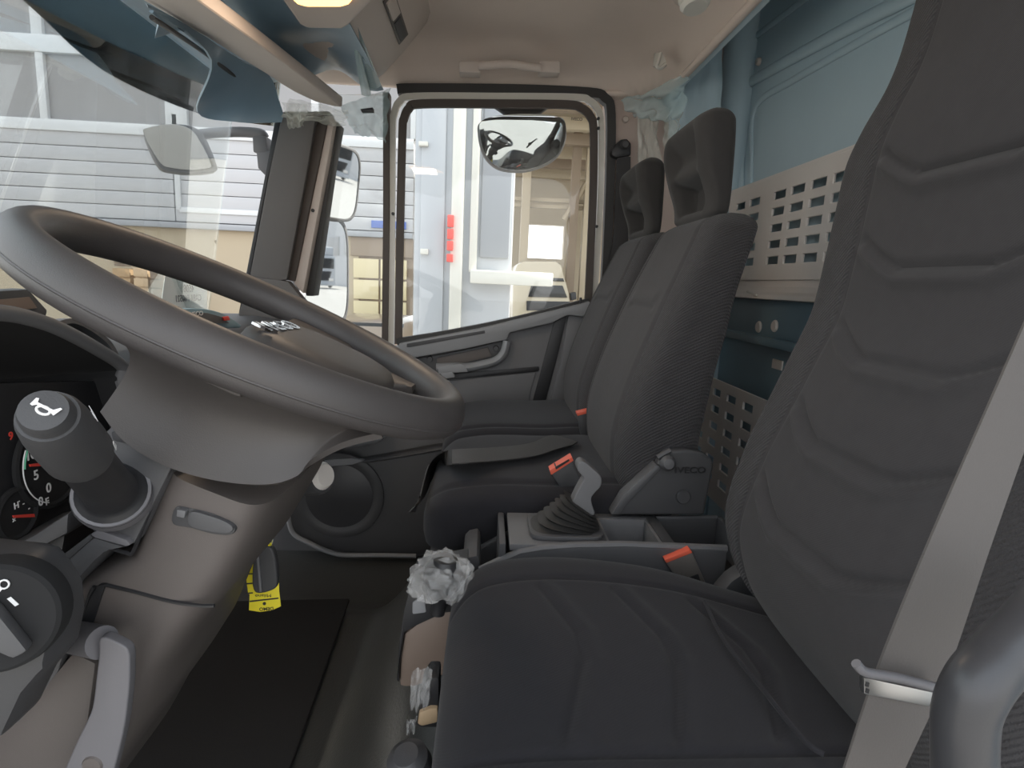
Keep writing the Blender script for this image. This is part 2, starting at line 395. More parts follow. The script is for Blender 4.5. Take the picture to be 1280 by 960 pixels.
# ---------------------------------------------------------------- passenger door
DZ = dict(Y=YD)
dr = struct(root('door_1', P(560, 690, Y=YD)), 'passenger door with grey panel and large window')
def dz(z): return Zm(z, 480, 360, .21875)     # coordinates read off an enlarged view
def dprism(name, px, Y, th, m, bev=.003, par=None): return prism(name, PP(px, Y=Y), (0, th, 0), m, par or dr, bev)
pan = dprism('door_panel', [(352, 545), (352, 640), (366, 672), (400, 688), (430, 695), (560, 697), (735, 700), (745, 560), (750, 400), (737, 384), (497, 433), (380, 450)], 1.85, .05, 'grey_plastic', .006)
cap_ = dprism('sill_cap', [(499, 429), (600, 410), (724, 380), (737, 376), (742, 384), (741, 395), (728, 396), (710, 394), (690, 404), (637, 416), (634, 425), (578, 437), (510, 449), (494, 440)], 1.815, .05, 'light_plastic', .008)
prism('air_slot', PP(dz([(130, 318), (575, 243), (578, 258), (150, 338), (130, 338)]), Y=1.813), (0, .006, 0), 'dark_plastic', cap_, .001)
rec = dprism('handle_recess', dz([(165, 405), (300, 385), (480, 348), (702, 296), (694, 350), (665, 400), (610, 440), (480, 486), (310, 502), (250, 480)]), 1.842, .02, 'dark_plastic', .003)
prism('recess_plate', PP(dz([(302, 400), (470, 365), (595, 338), (615, 390), (470, 425), (302, 440)]), Y=1.838), (0, .012, 0), 'column_plastic', rec, .002)
tube('pull_bar', PP(dz([(300, 455), (400, 450), (480, 452), (560, 438), (640, 415), (685, 370), (704, 300)]), Y=1.83), 0, 'light_plastic', dr, sub=5, up=(0, -1, 0), sec=[(.018*math.cos(a), .014*math.sin(a)) for a in np.linspace(0, 2*math.pi, 11)[:-1]])
dprism('inner_handle', dz([(305, 450), (440, 432), (465, 445), (480, 480), (310, 492)]), 1.812, .03, 'light_plastic', .004)
dprism('lock_button', dz([(322, 490), (395, 478), (405, 510), (345, 520)]), 1.81, .03, 'light_plastic', .003)
for zz in ((640, 345), (262, 405)):
    lathe('screw_cap', [(.001, -.006), (.008, -.006), (.010, .006)], P(480+zz[0]*.21875, 360+zz[1]*.21875, Y=1.838), (0, 1, 0), 'dark_plastic', rec, 14)
dprism('dark_groove', dz([(400, 490), (885, 448), (888, 470), (880, 478), (405, 522), (330, 530)]), 1.846, .01, 'black_plastic', .002)
dprism('dark_stripe', dz([(970, 196), (1047, 152), (1000, 360), (900, 735), (825, 735), (905, 440)]), 1.846, .01, 'black_plastic', .002)
dprism('pocket_panel', dz([(350, 532), (868, 482), (800, 740), (440, 780)]), 1.842, .014, 'grey_plastic', .004)
dprism('rear_flank', dz([(1052, 155), (1150, 120), (1180, 100), (1180, 250), (1120, 440), (1040, 735), (925, 735), (1010, 420)]), 1.838, .02, 'grey_plastic', .006)
lathe('screw_cap', [(.001, -.006), (.007, -.006), (.011, .004), (.011, .01)], P(729, 427, Y=1.834), (0, 1, 0), 'dark_plastic', dr, 16)
dprism('lower_panel', [(352, 560), (352, 640), (366, 670), (400, 685), (430, 691), (560, 694), (700, 694), (712, 540), (545, 558), (470, 572), (400, 585)], 1.815, .04, 'dark_plastic', .008)
tube('pocket_lip_highlight', PP([(404, 584), (425, 580), (470, 575), (541, 563), (600, 553)], Y=1.812), .006, 'mid_plastic', dr, 8, sub=4)  # pocket lip in lighter plastic, its edge highlight put into the colour
dprism('pocket_tray', [(405, 576), (418, 574), (440, 573), (455, 576), (440, 581), (412, 583)], 1.80, .02, 'light_plastic', .002)
sc = P(424, 620, Y=1.81)
lathe('speaker_ring', [(.108, .001), (.118, -.004), (.132, -.005), (.142, -.001), (.144, .01), (.106, .01)], sc, (0, 1, 0), 'dark_plastic', dr, 48)
lathe('speaker_grille', [(.001, -.012), (.06, -.010), (.107, -.001), (.107, .012), (.001, .012)], sc, (0, 1, 0), 'dark_gloss', dr, 40)
tube('sill_edge', PP([(360, 625), (361, 650), (367, 667), (385, 678), (412, 690), (432, 694), (475, 694), (520, 695)], Y=1.80), .008, 'light_plastic', dr, 8, sub=5)
# window surround
def frame_path(pts, Y): return cr(PP(pts, Y=Y), 5)
tube('door_frame', frame_path([(489, 436), (490, 300), (491, 165), (493, 142), (500, 127), (518, 121), (620, 121), (718, 122), (736, 126), (747, 137), (751, 160), (750, 250), (742, 388)], 1.855), 0, 'white_paint', dr, up=(0, -1, 0), sec=rect(.016, .018))
seal = tube('window_seal', frame_path([(498, 430), (500, 300), (503, 168), (505, 149), (511, 136), (526, 130), (620, 130), (708, 131), (726, 135), (738, 146), (742, 166), (741, 250), (735, 379)], 1.845), 0, 'seal_brown', dr, up=(0, -1, 0), sec=rect(.012, .023))
tube('sill_seal', PP([(497, 427), (560, 417), (640, 401), (736, 377)], Y=1.84), 0, 'rubber', dr, up=(0, -1, 0), sec=rect(.03, .022), sub=4)
for u, v in ((491, 267), (748, 148), (748, 160), (746, 283)):
    lathe('frame_screw', [(.001, -.003), (.004, -.003), (.005, .004)], P(u, v, Y=1.834), (0, 1, 0), 'black_plastic', dr, 10)
prism('window_glass', PP([(502, 128), (742, 131), (738, 380), (497, 428)], Y=1.856), (0, .005, 0), 'pane', dr, 0)
text('glass_mark', 'IVECO', .012, P(721, 149, Y=1.853), (1, 0, 0), (0, 0, 1), 'black_print', dr, .0003, bold=.0002)
tube('lock_pin', PP([(725, 385), (726, 372)], Y=1.825), .004, 'black_plastic', dr, 8)
# body gasket round the door aperture
struct(tube('trim_1', frame_path([(497, 113), (520, 112), (640, 113), (735, 117), (755, 124), (763, 145), (761, 250), (753, 400), (742, 500)], 1.865), 0, 'rubber', None, up=(0, -1, 0), sec=rect(.03, .026)), 'dark rubber gasket around the passenger door opening')

# ---------------------------------------------------------------- A pillar, quarter window, windscreen
def az(z): return Zm(z, 160, 120, .3125)
ap = struct(root('trim_2', P(312, 395, Y=1.74)), 'dark grey windscreen pillar trim')
prism('pillar_face', PP(az([(618, 60), (720, 60), (772, 60), (748, 110), (716, 300), (636, 735), (600, 740), (486, 722), (560, 330)]), Y=1.72), (-.01, .06, 0), 'pillar_grey', ap, .006)
prism('pillar_base', PP(az([(486, 722), (600, 735), (640, 742), (715, 830), (760, 870), (640, 900), (440, 880)]), Y=1.715), (-.01, .06, 0), 'pillar_grey', ap, .006)
prism('pillar_groove', PP(az([(740, 60), (805, 60), (790, 140), (666, 742), (632, 735), (716, 300)]), Y=1.75), (0, .06, 0), 'seal_brown', ap, .003)
prism('pillar_strip', PP(az([(800, 80), (826, 90), (800, 250), (700, 790), (662, 750), (760, 270)]), Y=1.76), (0, .07, 0), 'beige_plastic', ap, .004)
prism('pillar_gasket', PP(az([(822, 90), (846, 110), (820, 250), (742, 800), (712, 800), (706, 760), (790, 270)]), Y=1.79), (0, .06, 0), 'rubber', ap, .004)
lathe('screw', [(.001, -.003), (.005, -.002), (.005, .006)], P(391, 263, Y=1.758), (0, 1, 0), 'rubber', ap, 10)
prism('outer_gasket', PP(az([(590, 80), (622, 80), (560, 330), (486, 722), (455, 880), (440, 880), (470, 720), (545, 330)]), Y=1.74), (-.01, .05, 0), 'black_plastic', ap, .004)
qw = struct(root('window_2', P(440, 430, Y=1.86)), 'narrow fixed quarter window ahead of the passenger door')
prism('pane', PP([(420, 118), (488, 118), (487, 440), (374, 420)], Y=1.862), (0, .005, 0), 'pane', qw, 0)
tube('rear_gasket', PP([(484, 118), (484, 270), (482, 436)], Y=1.855), 0, 'seal_brown', qw, up=(0, -1, 0), sec=rect(.04, .018))
tube('lower_gasket', PP([(374, 420), (430, 428), (487, 438)], Y=1.855), 0, 'seal_brown', qw, up=(0, -1, 0), sec=rect(.04, .03))
# windscreen
def ws_fn(s, t):
    y = lerp(-.15, 1.80, s); z = lerp(.68, 1.46, t)
    q = (y-.85)/1.0
    return (-.95+.13*q*q*abs(q)+(z-.68)*.16, y, z)
wi = struct(root('window_1', (-.9, .85, .68)), 'curved windscreen')
surf('pane', ws_fn, 40, 12, 'screen_pane', wi, .005)
hd = struct(root('trim_3', (-.68, .85, 1.36)), 'roof header above the windscreen under blue film')
# header, overhead shelf, sun visor ------------------------------------------------
hp_ = [(-.575, 1.375), (-.66, 1.345), (-.70, 1.335), (-.76, 1.38), (-.82, 1.44), (-.82, 1.53), (-.50, 1.53), (-.52, 1.42)]
prism('header_panel', [Vector((x, -.1, z)) for x, z in hp_], (0, 1.86, 0), 'blue_film', hd, .012)
CU = cr([P(180, 3, Y=1.07), P(255, 46, Y=1.30), P(300, 74, Y=1.48), P(336, 94, Y=1.60), P(350, 128, Y=1.66)], 6)
CL = cr([P(188, 12, Y=1.10), P(262, 74, Y=1.33), P(246, 139, Y=1.56), P(300, 153, Y=1.62), P(352, 153, Y=1.67)], 6)
surf('film_corner', lambda s, t: lerp(CU[int(round(s*24))], CL[int(round(s*24))], t)+Vector((0, .012*math.sin(math.pi*t), .003*math.sin(14*s+4*t)*math.sin(math.pi*t))), 24, 12, 'blue_film', hd, .004)
tube('cable_slot', [P(190, 22, Y=1.05), P(250, 62, Y=1.30), P(298, 97, Y=1.55), P(330, 105, Y=1.63)], .0045, 'black_plastic', hd, 8, sub=5)
# sun visor slab
VR = [P(428, 134, Y=1.65), P(338, 66, Y=1.27), P(246, 0, Y=.98)]
VL = [P(336, 92, Y=1.62), P(255, 45, Y=1.30), P(178, 0, Y=1.08)]
VR.append(VR[2]+(VR[2]-VR[1])*1.6); VL.append(VL[2]+(VL[2]-VL[1])*1.6)
vo = cr(VR[::-1], 4)+[P(418, 134, Y=1.66), P(395, 128, Y=1.67), P(368, 115, Y=1.66), P(347, 103, Y=1.64)]+cr(VL, 4)
tag(prism('sun_visor', vo, (0, .008, .028), 'beige_plastic', None, .006, 3), 'beige folded-up sun visor along the top of the windscreen', 'sun visor')
# overhead shelf
sh = root('overhead_shelf', (-.35, 1.0, 1.34), 'beige overhead storage shelf above the windscreen with a recessed latch', 'overhead shelf')
def shelf_ring(y, k):
    a = [(-.56, 1.40), (-.44, 1.372), (-.318, 1.350), (-.300, 1.353), (-.285, 1.365), (-.225, 1.43), (-.165, 1.505), (-.165, 1.53), (-.56, 1.53)]
    c = Vector((-.40, 0, 1.50))
    return [Vector((lerp(c.x, x, k), y, lerp(c.z, z, k))) for x, z in a]
loft('shelf_body', [shelf_ring(y, k) for y, k in ((-.08, 1), (.5, 1), (1.0, 1), (1.5, 1), (1.60, .99), (1.66, .93), (1.71, .80), (1.74, .55))], 'beige_plastic', sh, ang=50)
# recess latch on the rear face
A_ = Vector((-.285, 0, 1.365)); B_ = Vector((-.225, 0, 1.43)); C_ = Vector((-.165, 0, 1.505))
nrm = (B_-A_).cross(Vector((0, 1, 0))).normalized(); nrm = nrm if nrm.x > 0 else -nrm
def onface(y, k): return lerp(A_, C_, k)+Vector((0, y, 0))+nrm*.004
prism('latch_recess', [onface(1.34, .36), onface(1.56, .36), onface(1.56, .54), onface(1.34, .54)], nrm*.003, 'column_plastic', sh, .001)
prism('latch_pull', [onface(1.35, .38), onface(1.43, .38), onface(1.43, .52), onface(1.35, .52)], nrm*.008, 'beige_plastic', sh, .003)
prism('latch_shadow_gap', [onface(1.45, .39), onface(1.55, .39), onface(1.55, .51), onface(1.45, .51)], nrm*.005, 'dark_plastic', sh, .001)  # raised dark plate draws the shade of the latch gap
tag(surf('protective_film', lambda s, t: (lerp(-.555, -.292, t), lerp(.7, 1.66, s), 1.385-.043*t+.006*math.sin(22*s+5*t)*math.sin(3.1*t)-.018*max(0, s-.8)*5*math.sin(9*t)), 80, 16, 'blue_film', None, .002), 'crumpled blue protective film taped under the overhead shelf', 'film')
fl = [P(437, 26, Y=1.33), P(446, 30, Y=1.33), P(473, 105, Y=1.62), P(452, 118, Y=1.62)]
tag(surf('film_flap', lambda s, t: (fl[0]*(1-s)+fl[1]*s)*(1-t)+(fl[3]*(1-s)+fl[2]*s)*t+Vector((.012*math.sin(7*s)*t, 0, -.008*math.sin(9*s)*t)), 14, 30, 'blue_clear_film', None, .001), 'loose pale strip of film hanging along the shelf edge', 'film')
lc = root('ceiling_console', P(400, 0, Z=1.32), 'beige overhead lamp housing with a glowing amber reading lamp', 'lamp')
prism('housing', [P(u, v, Z=1.315) for u, v in ((300, -110), (352, 0), (374, 31), (384, 36), (428, 37), (437, 32), (468, 0), (560, -110))], (0, 0, .09), 'beige_plastic', lc, .008, 3)
prism('lamp_lens', [P(u, v, Z=1.311) for u, v in ((358, -30), (366, 0), (372, 6), (384, 9), (426, 9), (436, 6), (441, 0), (455, -30))], (0, 0, .02), 'amber_lamp', lc, .003)
al = bpy.data.lights.new('reading_lamp', 'AREA'); al.shape = 'RECTANGLE'; al.size = .10; al.size_y = .14; al.energy = 0.5; al.color = (1.0, .80, .60)
ao = bpy.data.objects.new('lamp_bulb', al); COL.objects.link(ao); ao.parent = lc; ao.location = P(404, -8, Z=1.306)-wloc(lc)
# film scraps on top of the pillar
def crumple(name, corners, nu, nv, amp, m, seed, th=0, ragged=.12):
    a, b, c, d = corners
    nn = ((b-a).cross(d-a)).normalized()
    def fn(s, t):
        e = ragged*(noise.noise(Vector((s*5+seed, t*5, seed))))
        s2 = s+e*(1 if s > .5 else .4); t2 = t+ragged*noise.noise(Vector((s*6, seed*3, t*3)))*(t)
        p = (a*(1-s2)+b*s2)*(1-t2)+(d*(1-s2)+c*s2)*t2
        h = noise.noise(Vector((s*3+seed, t*3, 1)))+.45*noise.noise(Vector((s*7+seed, t*4, 2)))
        return p+nn*(h*amp)
    return surf(name, fn, nu, nv, m, None, 0, 80)
tag(crumple('film_scrap', [P(362, 122, Y=1.66), P(436, 138, Y=1.68), P(430, 158, Y=1.70), P(352, 148, Y=1.66)], 40, 24, .03, 'clear_film', 3.1), 'crumpled clear film scrap at the top of the dark pillar', 'film')
tag(crumple('film_scrap', [P(424, 132, Y=1.69), P(484, 112, Y=1.72), P(484, 176, Y=1.73), P(442, 166, Y=1.70)], 40, 24, .025, 'blue_clear_film', 7.7), 'pale blue film scrap hanging over the top of the quarter window', 'film')
tag(crumple('film_scrap', [P(352, 128, Y=1.64), P(384, 130, Y=1.64), P(380, 158, Y=1.66), P(362, 162, Y=1.65)], 24, 20, .02, 'clear_film', 1.9), 'pointed clear film end beside the sun visor tip', 'film')
prism('lamp_vent', PP([(450, 136), (466, 134), (466, 139), (452, 140)], Y=1.69), (0, .02, 0), 'black_plastic', hd, .002)
# film gathered in the rear corner
tag(crumple('film_scrap', [P(775, 128, Y=1.80), P(860, 92, Y=1.62), P(850, 150, Y=1.66), P(800, 150, Y=1.80)], 44, 26, .03, 'blue_clear_film', 5.2), 'blue film bunched into the rear roof corner above passenger headrest', 'film')
tag(crumple('film_scrap', [P(795, 138, Y=1.80), P(822, 138, Y=1.80), P(826, 222, Y=1.82), P(800, 226, Y=1.82)], 24, 40, .02, 'clear_film', 9.4), 'creamy film strip hanging beside the seat belt anchor', 'film')
tag(crumple('film_scrap', [P(828, 140, Y=1.78), P(852, 140, Y=1.74), P(846, 182, Y=1.76), P(832, 186, Y=1.8)], 24, 30, .02, 'clear_film', 4.4), 'cream film tuft hanging above the middle headrest', 'film')
tag(crumple('film_scrap', [P(832, 114, Y=1.82), P(905, 52, Y=1.74), P(900, 215, Y=1.72), P(838, 200, Y=1.84)], 40, 40, .014, 'blue_wall', 2.2, 0, .05), 'smooth blue film sheet covering the rear corner wall', 'film')

# ================================================================== OUTDOORS
struct(surf('ground', lambda s, t: (lerp(-60, 160, s), lerp(-60, 60, t), -1.15), 4, 4, 'asphalt', None, .05), 'grey asphalt yard')
YB = 12.0
wh = root('warehouse', (-5, YB, -1.15), 'white clad warehouse with grey upper windows seen through the windscreen', 'building')
bx0, bx1 = -16.0, P(516, 300, Y=YB).x
def B(u, v): return P(u, v, Y=YB)
box2('wall', (bx0, YB+.12, -1.15), (bx1, YB+1.0, 9.0), 'siding', wh, 0)
zs = np.linspace(1.74, 3.30, 7)
for i in range(6):
    for xa, xb in ((bx0, -6.12), (-6.10, bx1)):
        box2('siding_plank', (xa, YB, zs[i]+.012), (xb, YB+.13, zs[i+1]), 'siding', wh, .008)
box2('window_ledge', (bx0, YB-.04, 3.30), (bx1, YB+.13, 3.50), 'window_frame_white', wh, .01)
box2('window_ledge', (bx0, YB-.04, 4.66), (bx1, YB+.13, 4.96), 'window_frame_white', wh, .01)
box2('drip_edge', (bx0, YB-.06, 1.62), (bx1, YB+.13, 1.73), 'truck_grey', wh, .01)
mx_ = [bx0, -13.6, -11.0, B(53, 110).x, B(219, 110).x, -3.4, bx1]
for i, x in enumerate(mx_):
    wd = .20 if i == 4 else .07
    box2('window_mullion', (x-wd, YB-.03, 3.5), (x+wd, YB+.13, 4.66), 'window_frame_white', wh, .01)
    box2('window_mullion', (x-.1, YB-.03, 4.96), (x+.1, YB+.13, 7.6), 'window_frame_white', wh, .01)
    if i:
        box2('window_pane', (mx_[i-1], YB+.05, 3.5), (x, YB+.14, 4.66), 'grey_glazing', wh, 0)
        box2('window_pane', (mx_[i-1], YB+.05, 4.96), (x, YB+.14, 7.6), 'grey_glazing', wh, 0)
a, b = B(222, 205), B(222, 262)
box2('panel_joint', (a.x-.06, YB-.03, b.z), (a.x+.04, YB+.1, a.z+.9), 'window_frame_white', wh, .01)
box2('panel_joint', (a.x, YB-.03, b.z-.05), (a.x+2.4, YB+.1, b.z+.05), 'window_frame_white', wh, .01)
box2('lower_wall', (bx0, YB+.06, -1.15), (-2.6, YB+.13, 1.62), 'beige_wall', wh, .0)
box2('brown_band', (-2.75, YB+.02, 1.25), (bx1, YB+.13, 1.62), 'brown_steel', wh, .01)
px_ = [-2.72, -2.18, -1.62]
for i in range(2):
    for k in range(5):
        box2('door_pane', (px_[i]+.02, YB+.03, 1.22-.42*(k+1)+.02), (px_[i+1]-.02, YB+.12, 1.22-.42*k-.02), 'yellow_pane', wh, .006)
box2('door_leaf', (-2.75, YB+.09, -1.15), (bx1, YB+.14, 1.25), 'brown_steel', wh, 0)
s = B(487, 290)
box2('wall_sign', (s.x-.35, YB-.05, 1.80), (s.x-.05, YB, 1.94), 'blue_sign', wh, .004)
box2('wall_sign', (s.x+.05, YB-.05, 1.80), (s.x+.33, YB, 1.94), 'blue_sign', wh, .004)
# pallet stack and crates by the lower wall
for (u0, v0, u1, v1, m, lab) in ((142, 322, 164, 333.5, 'wood_dark', 'dark timber bundle on top of the crates by the warehouse'), (140, 334, 164, 372, 'wood', 'light wooden crate seen through the steering wheel gap'), (166, 334, 186, 372, 'tan', 'orange-brown crate standing between two wooden crates'), (187, 338, 206, 372, 'wood_dark', 'dark slatted crate nearest the white notice')):
    a = P(u0, v0, Y=11.0); b = P(u1, v1, Y=11.0); r_ = root('crate', ((a.x+b.x)/2, 11.2, b.z), lab, 'crate')
    n = 3
    box2('core', (a.x+.02, 11.03, b.z), (b.x-.02, 11.5, a.z-.01), m, r_, .005)
    for k in range(n):
        zz = lerp(b.z, a.z, (k+.5)/n); h = (a.z-b.z)/n*.42
        box2('slat', (a.x, 11.0, zz-h), (b.x, 11.035, zz+h), m, r_, .005)
    if lab[:4] != 'dark' or 'slatted' in lab: box2('ground_block', (a.x+.1, 11.1, -1.15), (b.x-.1, 11.4, b.z), 'wood_dark', r_, .005)
# neighbouring box van
bt = root('box_van', (-.2, 4.2, -1.15), 'pale grey van body parked close beside the passenger window', 'van')
def T(u, v, Y=3.6): return P(u, v, Y=Y)
xa, xb = T(517, 280).x, T(642, 280).x
box2('body_side', (xa, 3.6, -.55), (xb, 6.2, 2.75), 'truck_white', bt, .03)
box2('door_panel', (xa+.04, 3.585, -.4), (T(556, 280).x, 3.61, 2.6), 'truck_white', bt, .01)
box2('corner_post', (T(566, 200).x, 3.55, -.4), (T(582, 200).x, 3.61, 2.55), 'white_paint', bt, .012)
box2('corner_post', (T(590, 200).x, 3.56, .9), (T(600, 200).x, 3.61, 2.6), 'white_paint', bt, .012)
box2('grey_window', (T(603, 200).x, 3.58, T(600, 322).z), (xb-.02, 3.61, 2.3), 'truck_grey', bt, .02)
box2('bumper', (T(588, 345).x, 3.52, T(588, 354).z), (T(690, 345).x, 3.62, T(588, 337).z), 'white_paint', bt, .012)  # part past the body draws the own truck's reflection in the window
for k, (v0, v1) in enumerate(((270, 285), (287, 300), (302, 314), (318, 328))):
    box2('tail_lamp', (T(560, 280).x, 3.53, T(564, v1).z), (T(568, 280).x, 3.58, T(564, v0).z), 'tail_red', bt, .006)
box2('hinge', (T(526, 320).x, 3.56, T(526, 318).z), (T(536, 320).x, 3.6, T(526, 311).z), 'white_paint', bt, .005)
box2('hinge', (T(524, 180).x, 3.56, T(526, 184).z), (T(536, 180).x, 3.6, T(526, 178).z), 'white_paint', bt, .005)
for x in (xa+.15, xb-.15):
    for y in (4.2, 5.6):
        lathe('wheel', [(.001, -.1), (.28, -.1), (.42, -.09), (.44, 0), (.42, .09), (.28, .1), (.001, .1)], (x, y, -.71), (1, 0, 0), 'rubber', bt, 24)
# open workshop hall behind
hl = root('workshop_hall', (4, 16, -1.15), 'open beige workshop hall with roof beams seen through the passenger window', 'building')
def H(u, v, Y=16.0): return P(u, v, Y=Y)
w0, w1 = H(655, 322), H(706, 282)
hx0, hx1 = H(600, 300).x, 12.0
box2('rear_wall', (hx0, 16, -1.15), (w0.x, 16.3, 6), 'cream_steel', hl, 0)
box2('rear_wall', (w1.x, 16, -1.15), (hx1, 16.3, 6), 'cream_steel', hl, 0)
box2('rear_wall', (w0.x, 16, -1.15), (w1.x, 16.3, w0.z), 'cream_steel', hl, 0)
box2('rear_wall', (w0.x, 16, w1.z), (w1.x, 16.3, 6), 'cream_steel', hl, 0)
for k in range(9):
    y = 15.6-k*.95; z = 3.75+.06*k
    box2('roof_beam', (hx0, y-.10, z-.22), (hx1, y+.10, z), 'brown_steel' if k % 2 else 'cream_steel', hl, .01)
box2('roof_deck', (hx0, 7.6, 4.32), (hx1, 16.3, 4.42), 'cream_steel', hl, 0)
for u, m in ((655, 'cream_steel'), (715, 'brown_steel'), (732, 'cream_steel')):
    p = P(u, 300, Y=13.0); box2('post', (p.x-.09, 12.9, -1.15), (p.x+.09, 13.1, 4.1), m, hl, .01)
for v in (250, 258):
    p = P(690, v, Y=13.2); box2('rail', (hx0, 13.15, p.z-.05), (hx1, 13.25, p.z+.03), 'cream_steel', hl, .005)
tube('brace', [P(705, 275, Y=13), P(742, 215, Y=13)], .06, 'cream_steel', hl, 8)
# cream van in the hall
vn = root('panel_van', P(688, 385, Y=11.0)*1.0, 'cream van with dark windscreen parked in the workshop hall', 'van')
def G(u, v): return P(u, v, Y=11.0)
prism('body', [G(u, v) for u, v in ((640, 392), (641, 345), (646, 330), (655, 326), (695, 326), (702, 331), (712, 368), (714, 392), (714, 440), (640, 440))], (0, 2.6, 0), 'van_cream', vn, .08)
prism('windscreen', [G(u, v) for u, v in ((664, 356), (703, 357), (709, 372), (660, 371))], (0, -.04, 0), 'dark_glass', vn, .01)
prism('upper_glass', [G(u, v) for u, v in ((660, 346), (704, 348), (705, 352), (660, 350))], (0, -.03, 0), 'dark_glass', vn, .005)
prism('grille', [G(u, v) for u, v in ((658, 376), (712, 377), (713, 388), (658, 388))], (0, -.05, 0), 'black_plastic', vn, .01)
prism('side_mirror', [G(u, v) for u, v in ((713, 366), (720, 365), (721, 374), (714, 376))], (0, .15, 0), 'black_plastic', vn, .02)
for u in (648, 706):
    p = G(u, 430); lathe('wheel', [(.001, -.1), (.3, -.1), (.33, 0), (.3, .1), (.001, .1)], (p.x, 11.5, -.82), (1, 0, 0), 'rubber', vn, 20)
# brown car, low in the quarter window
cr_ = root('parked_car', P(458, 425, Y=8.0), 'brown car roof showing low in the quarter window', 'car')
cc = P(452, 430, Y=8.0)
def car_ring(y, k, h):
    return [Vector((cc.x+x*k, y, cc.z-.6+(z)*h)) for x, z in ((-.9, -.6), (.9, -.6), (.95, 0), (.80, .45), (.55, .85), (-.55, .85), (-.80, .45), (-.95, 0))]
loft('body', [car_ring(8.0, .8, .55), car_ring(8.3, .95, .7), car_ring(8.9, 1, 1.0), car_ring(10.0, 1, 1.05), car_ring(10.8, .95, .9), car_ring(11.2, .85, .6)], 'car_brown', cr_, ang=70)
prism('windscreen', [Vector((cc.x-.5, 8.45, cc.z-.02)), Vector((cc.x+.5, 8.45, cc.z-.02)), Vector((cc.x+.45, 8.86, cc.z+.2)), Vector((cc.x-.45, 8.86, cc.z+.2))], (0, -.03, .03), 'dark_glass', cr_, .005)
# truck that shows up in the outside mirrors
tk = root('white_truck', (62, 22.0, -1.15), 'white heavy truck standing far behind, visible only in the outside mirror', 'truck')
tx, ty = 62.0, 22.0
box2('cab', (tx, ty-1.25, -.6), (tx+2.2, ty+1.25, 2.4), 'truck_white', tk, .15)
box2('roof_fairing', (tx+.2, ty-1.15, 2.4), (tx+2.2, ty+1.15, 3.3), 'truck_white', tk, .2)
box2('windscreen', (tx-.04, ty-1.1, 1.0), (tx+.1, ty+1.1, 2.1), 'dark_glass', tk, .03)
prism('grille', [Vector((tx-.05, ty+a, b)) for a, b in ((-.85, .7), (.85, .7), (.55, -.3), (-.55, -.3))], (.1, 0, 0), 'black_plastic', tk, .03)
for sgn in (-1, 1): box2('headlamp', (tx-.06, ty+sgn*.75-.25, -.35), (tx+.1, ty+sgn*.75+.25, -.05), 'panel_grey', tk, .03)
box2('bumper', (tx-.08, ty-1.25, -.85), (tx+.3, ty+1.25, -.45), 'truck_white', tk, .05)
for sgn in (-1, 1): lathe('wheel', [(.001, -.15), (.4, -.15), (.5, 0), (.4, .15), (.001, .15)], (tx+1.2, ty+sgn*1.05, -.65), (0, 1, 0), 'rubber', tk, 20)
bw = root('yard_wall', (40, 28, -1.15), 'long pale yard building reflected in the outside mirrors', 'building')
box2('wall', (14, 28, -1.15), (110, 29, 8), 'siding', bw, 0)
for k in range(14): box2('window_pane', (16+k*6.5, 27.9, 2.8), (20.5+k*6.5, 28.0, 5.2), 'grey_glazing', bw, .01)
# ---------------------------------------------------------------- outside mirrors
rm = root('ramp_mirror', P(335, 190, Y=2.0), 'square outside mirror on a black arm ahead of the windscreen', 'mirror')
ro = cr([P(u, v, Y=2.0) for u, v in ((180, 166), (186, 160), (215, 155), (238, 157), (252, 165), (262, 182), (271, 206), (269, 214), (240, 217), (212, 214), (200, 209), (190, 192))], 3, True)
prism('housing', ro, (-.03, .05, 0), 'mirror_back', rm, .008)
rc = sum(ro, Vector())/len(ro)
prism('mirror_face', [rc+(p-rc)*.86+Vector((0, -.022-(p-rc).z*.26, 0)) for p in ro], (0, .006, 0), 'mirror_soft', rm, .001)
tube('arm', [P(250, 168, Y=2.02), P(270, 166, Y=2.02), P(300, 165, Y=2.01), P(325, 167, Y=2.0), P(330, 172, Y=2.0)], 0, 'mirror_back', rm, sub=4, up=(0, 0, 1), sec=[(.016*math.cos(q), .016*math.sin(q)) for q in np.linspace(0, 2*math.pi, 11)[:-1]])
prism('pivot', PP([(315, 170), (333, 170), (335, 190), (327, 192), (316, 190)], Y=1.97), (0, .05, 0), 'mirror_back', rm, .006)
prism('bracket', PP([(320, 190), (333, 188), (346, 185), (344, 215), (332, 220), (322, 210)], Y=1.97), (0, .05, 0), 'mirror_back', rm, .006)
def side_mirror(name, c, n, hw, hh, label, m='mirror', par=None):
    r_ = root(name, c-Vector((0, 0, hh)), label, 'mirror')
    n = Vector(n).normalized(); ax = Vector((0, 0, 1)).cross(n).normalized(); az_ = n.cross(ax)
    ring = sering(c-n*.02, ax*hw, az_*hh, 4.5, 0, 0, 48)
    rings = [sering(c-n*d, ax*hw*k, az_*hh*k, 4.5, 0, 0, 48) for d, k in ((.09, .6), (.07, .88), (.03, 1.0), (.0, 1.02), (-.004, .985), (-.004, .94), (.004, .93))]
    loft('housing', rings, 'mirror_back', r_, ang=50)
    loft('mirror_face', [sering(c+n*.0015, ax*hw*.935, az_*hh*.935, 4.5, 0, 0, 48), sering(c-n*.002, ax*hw*.935, az_*hh*.935, 4.5, 0, 0, 48)], m, r_, ang=30)
    return r_
mc = P(405, 340, Y=2.12); din = (mc-Vector(CAM)).normalized(); out = (Vector((tx, ty, .6))-mc).normalized()
side_mirror('wing_mirror', mc, out-din, .125, .195, 'large lower outside mirror behind the quarter window reflecting a white truck')
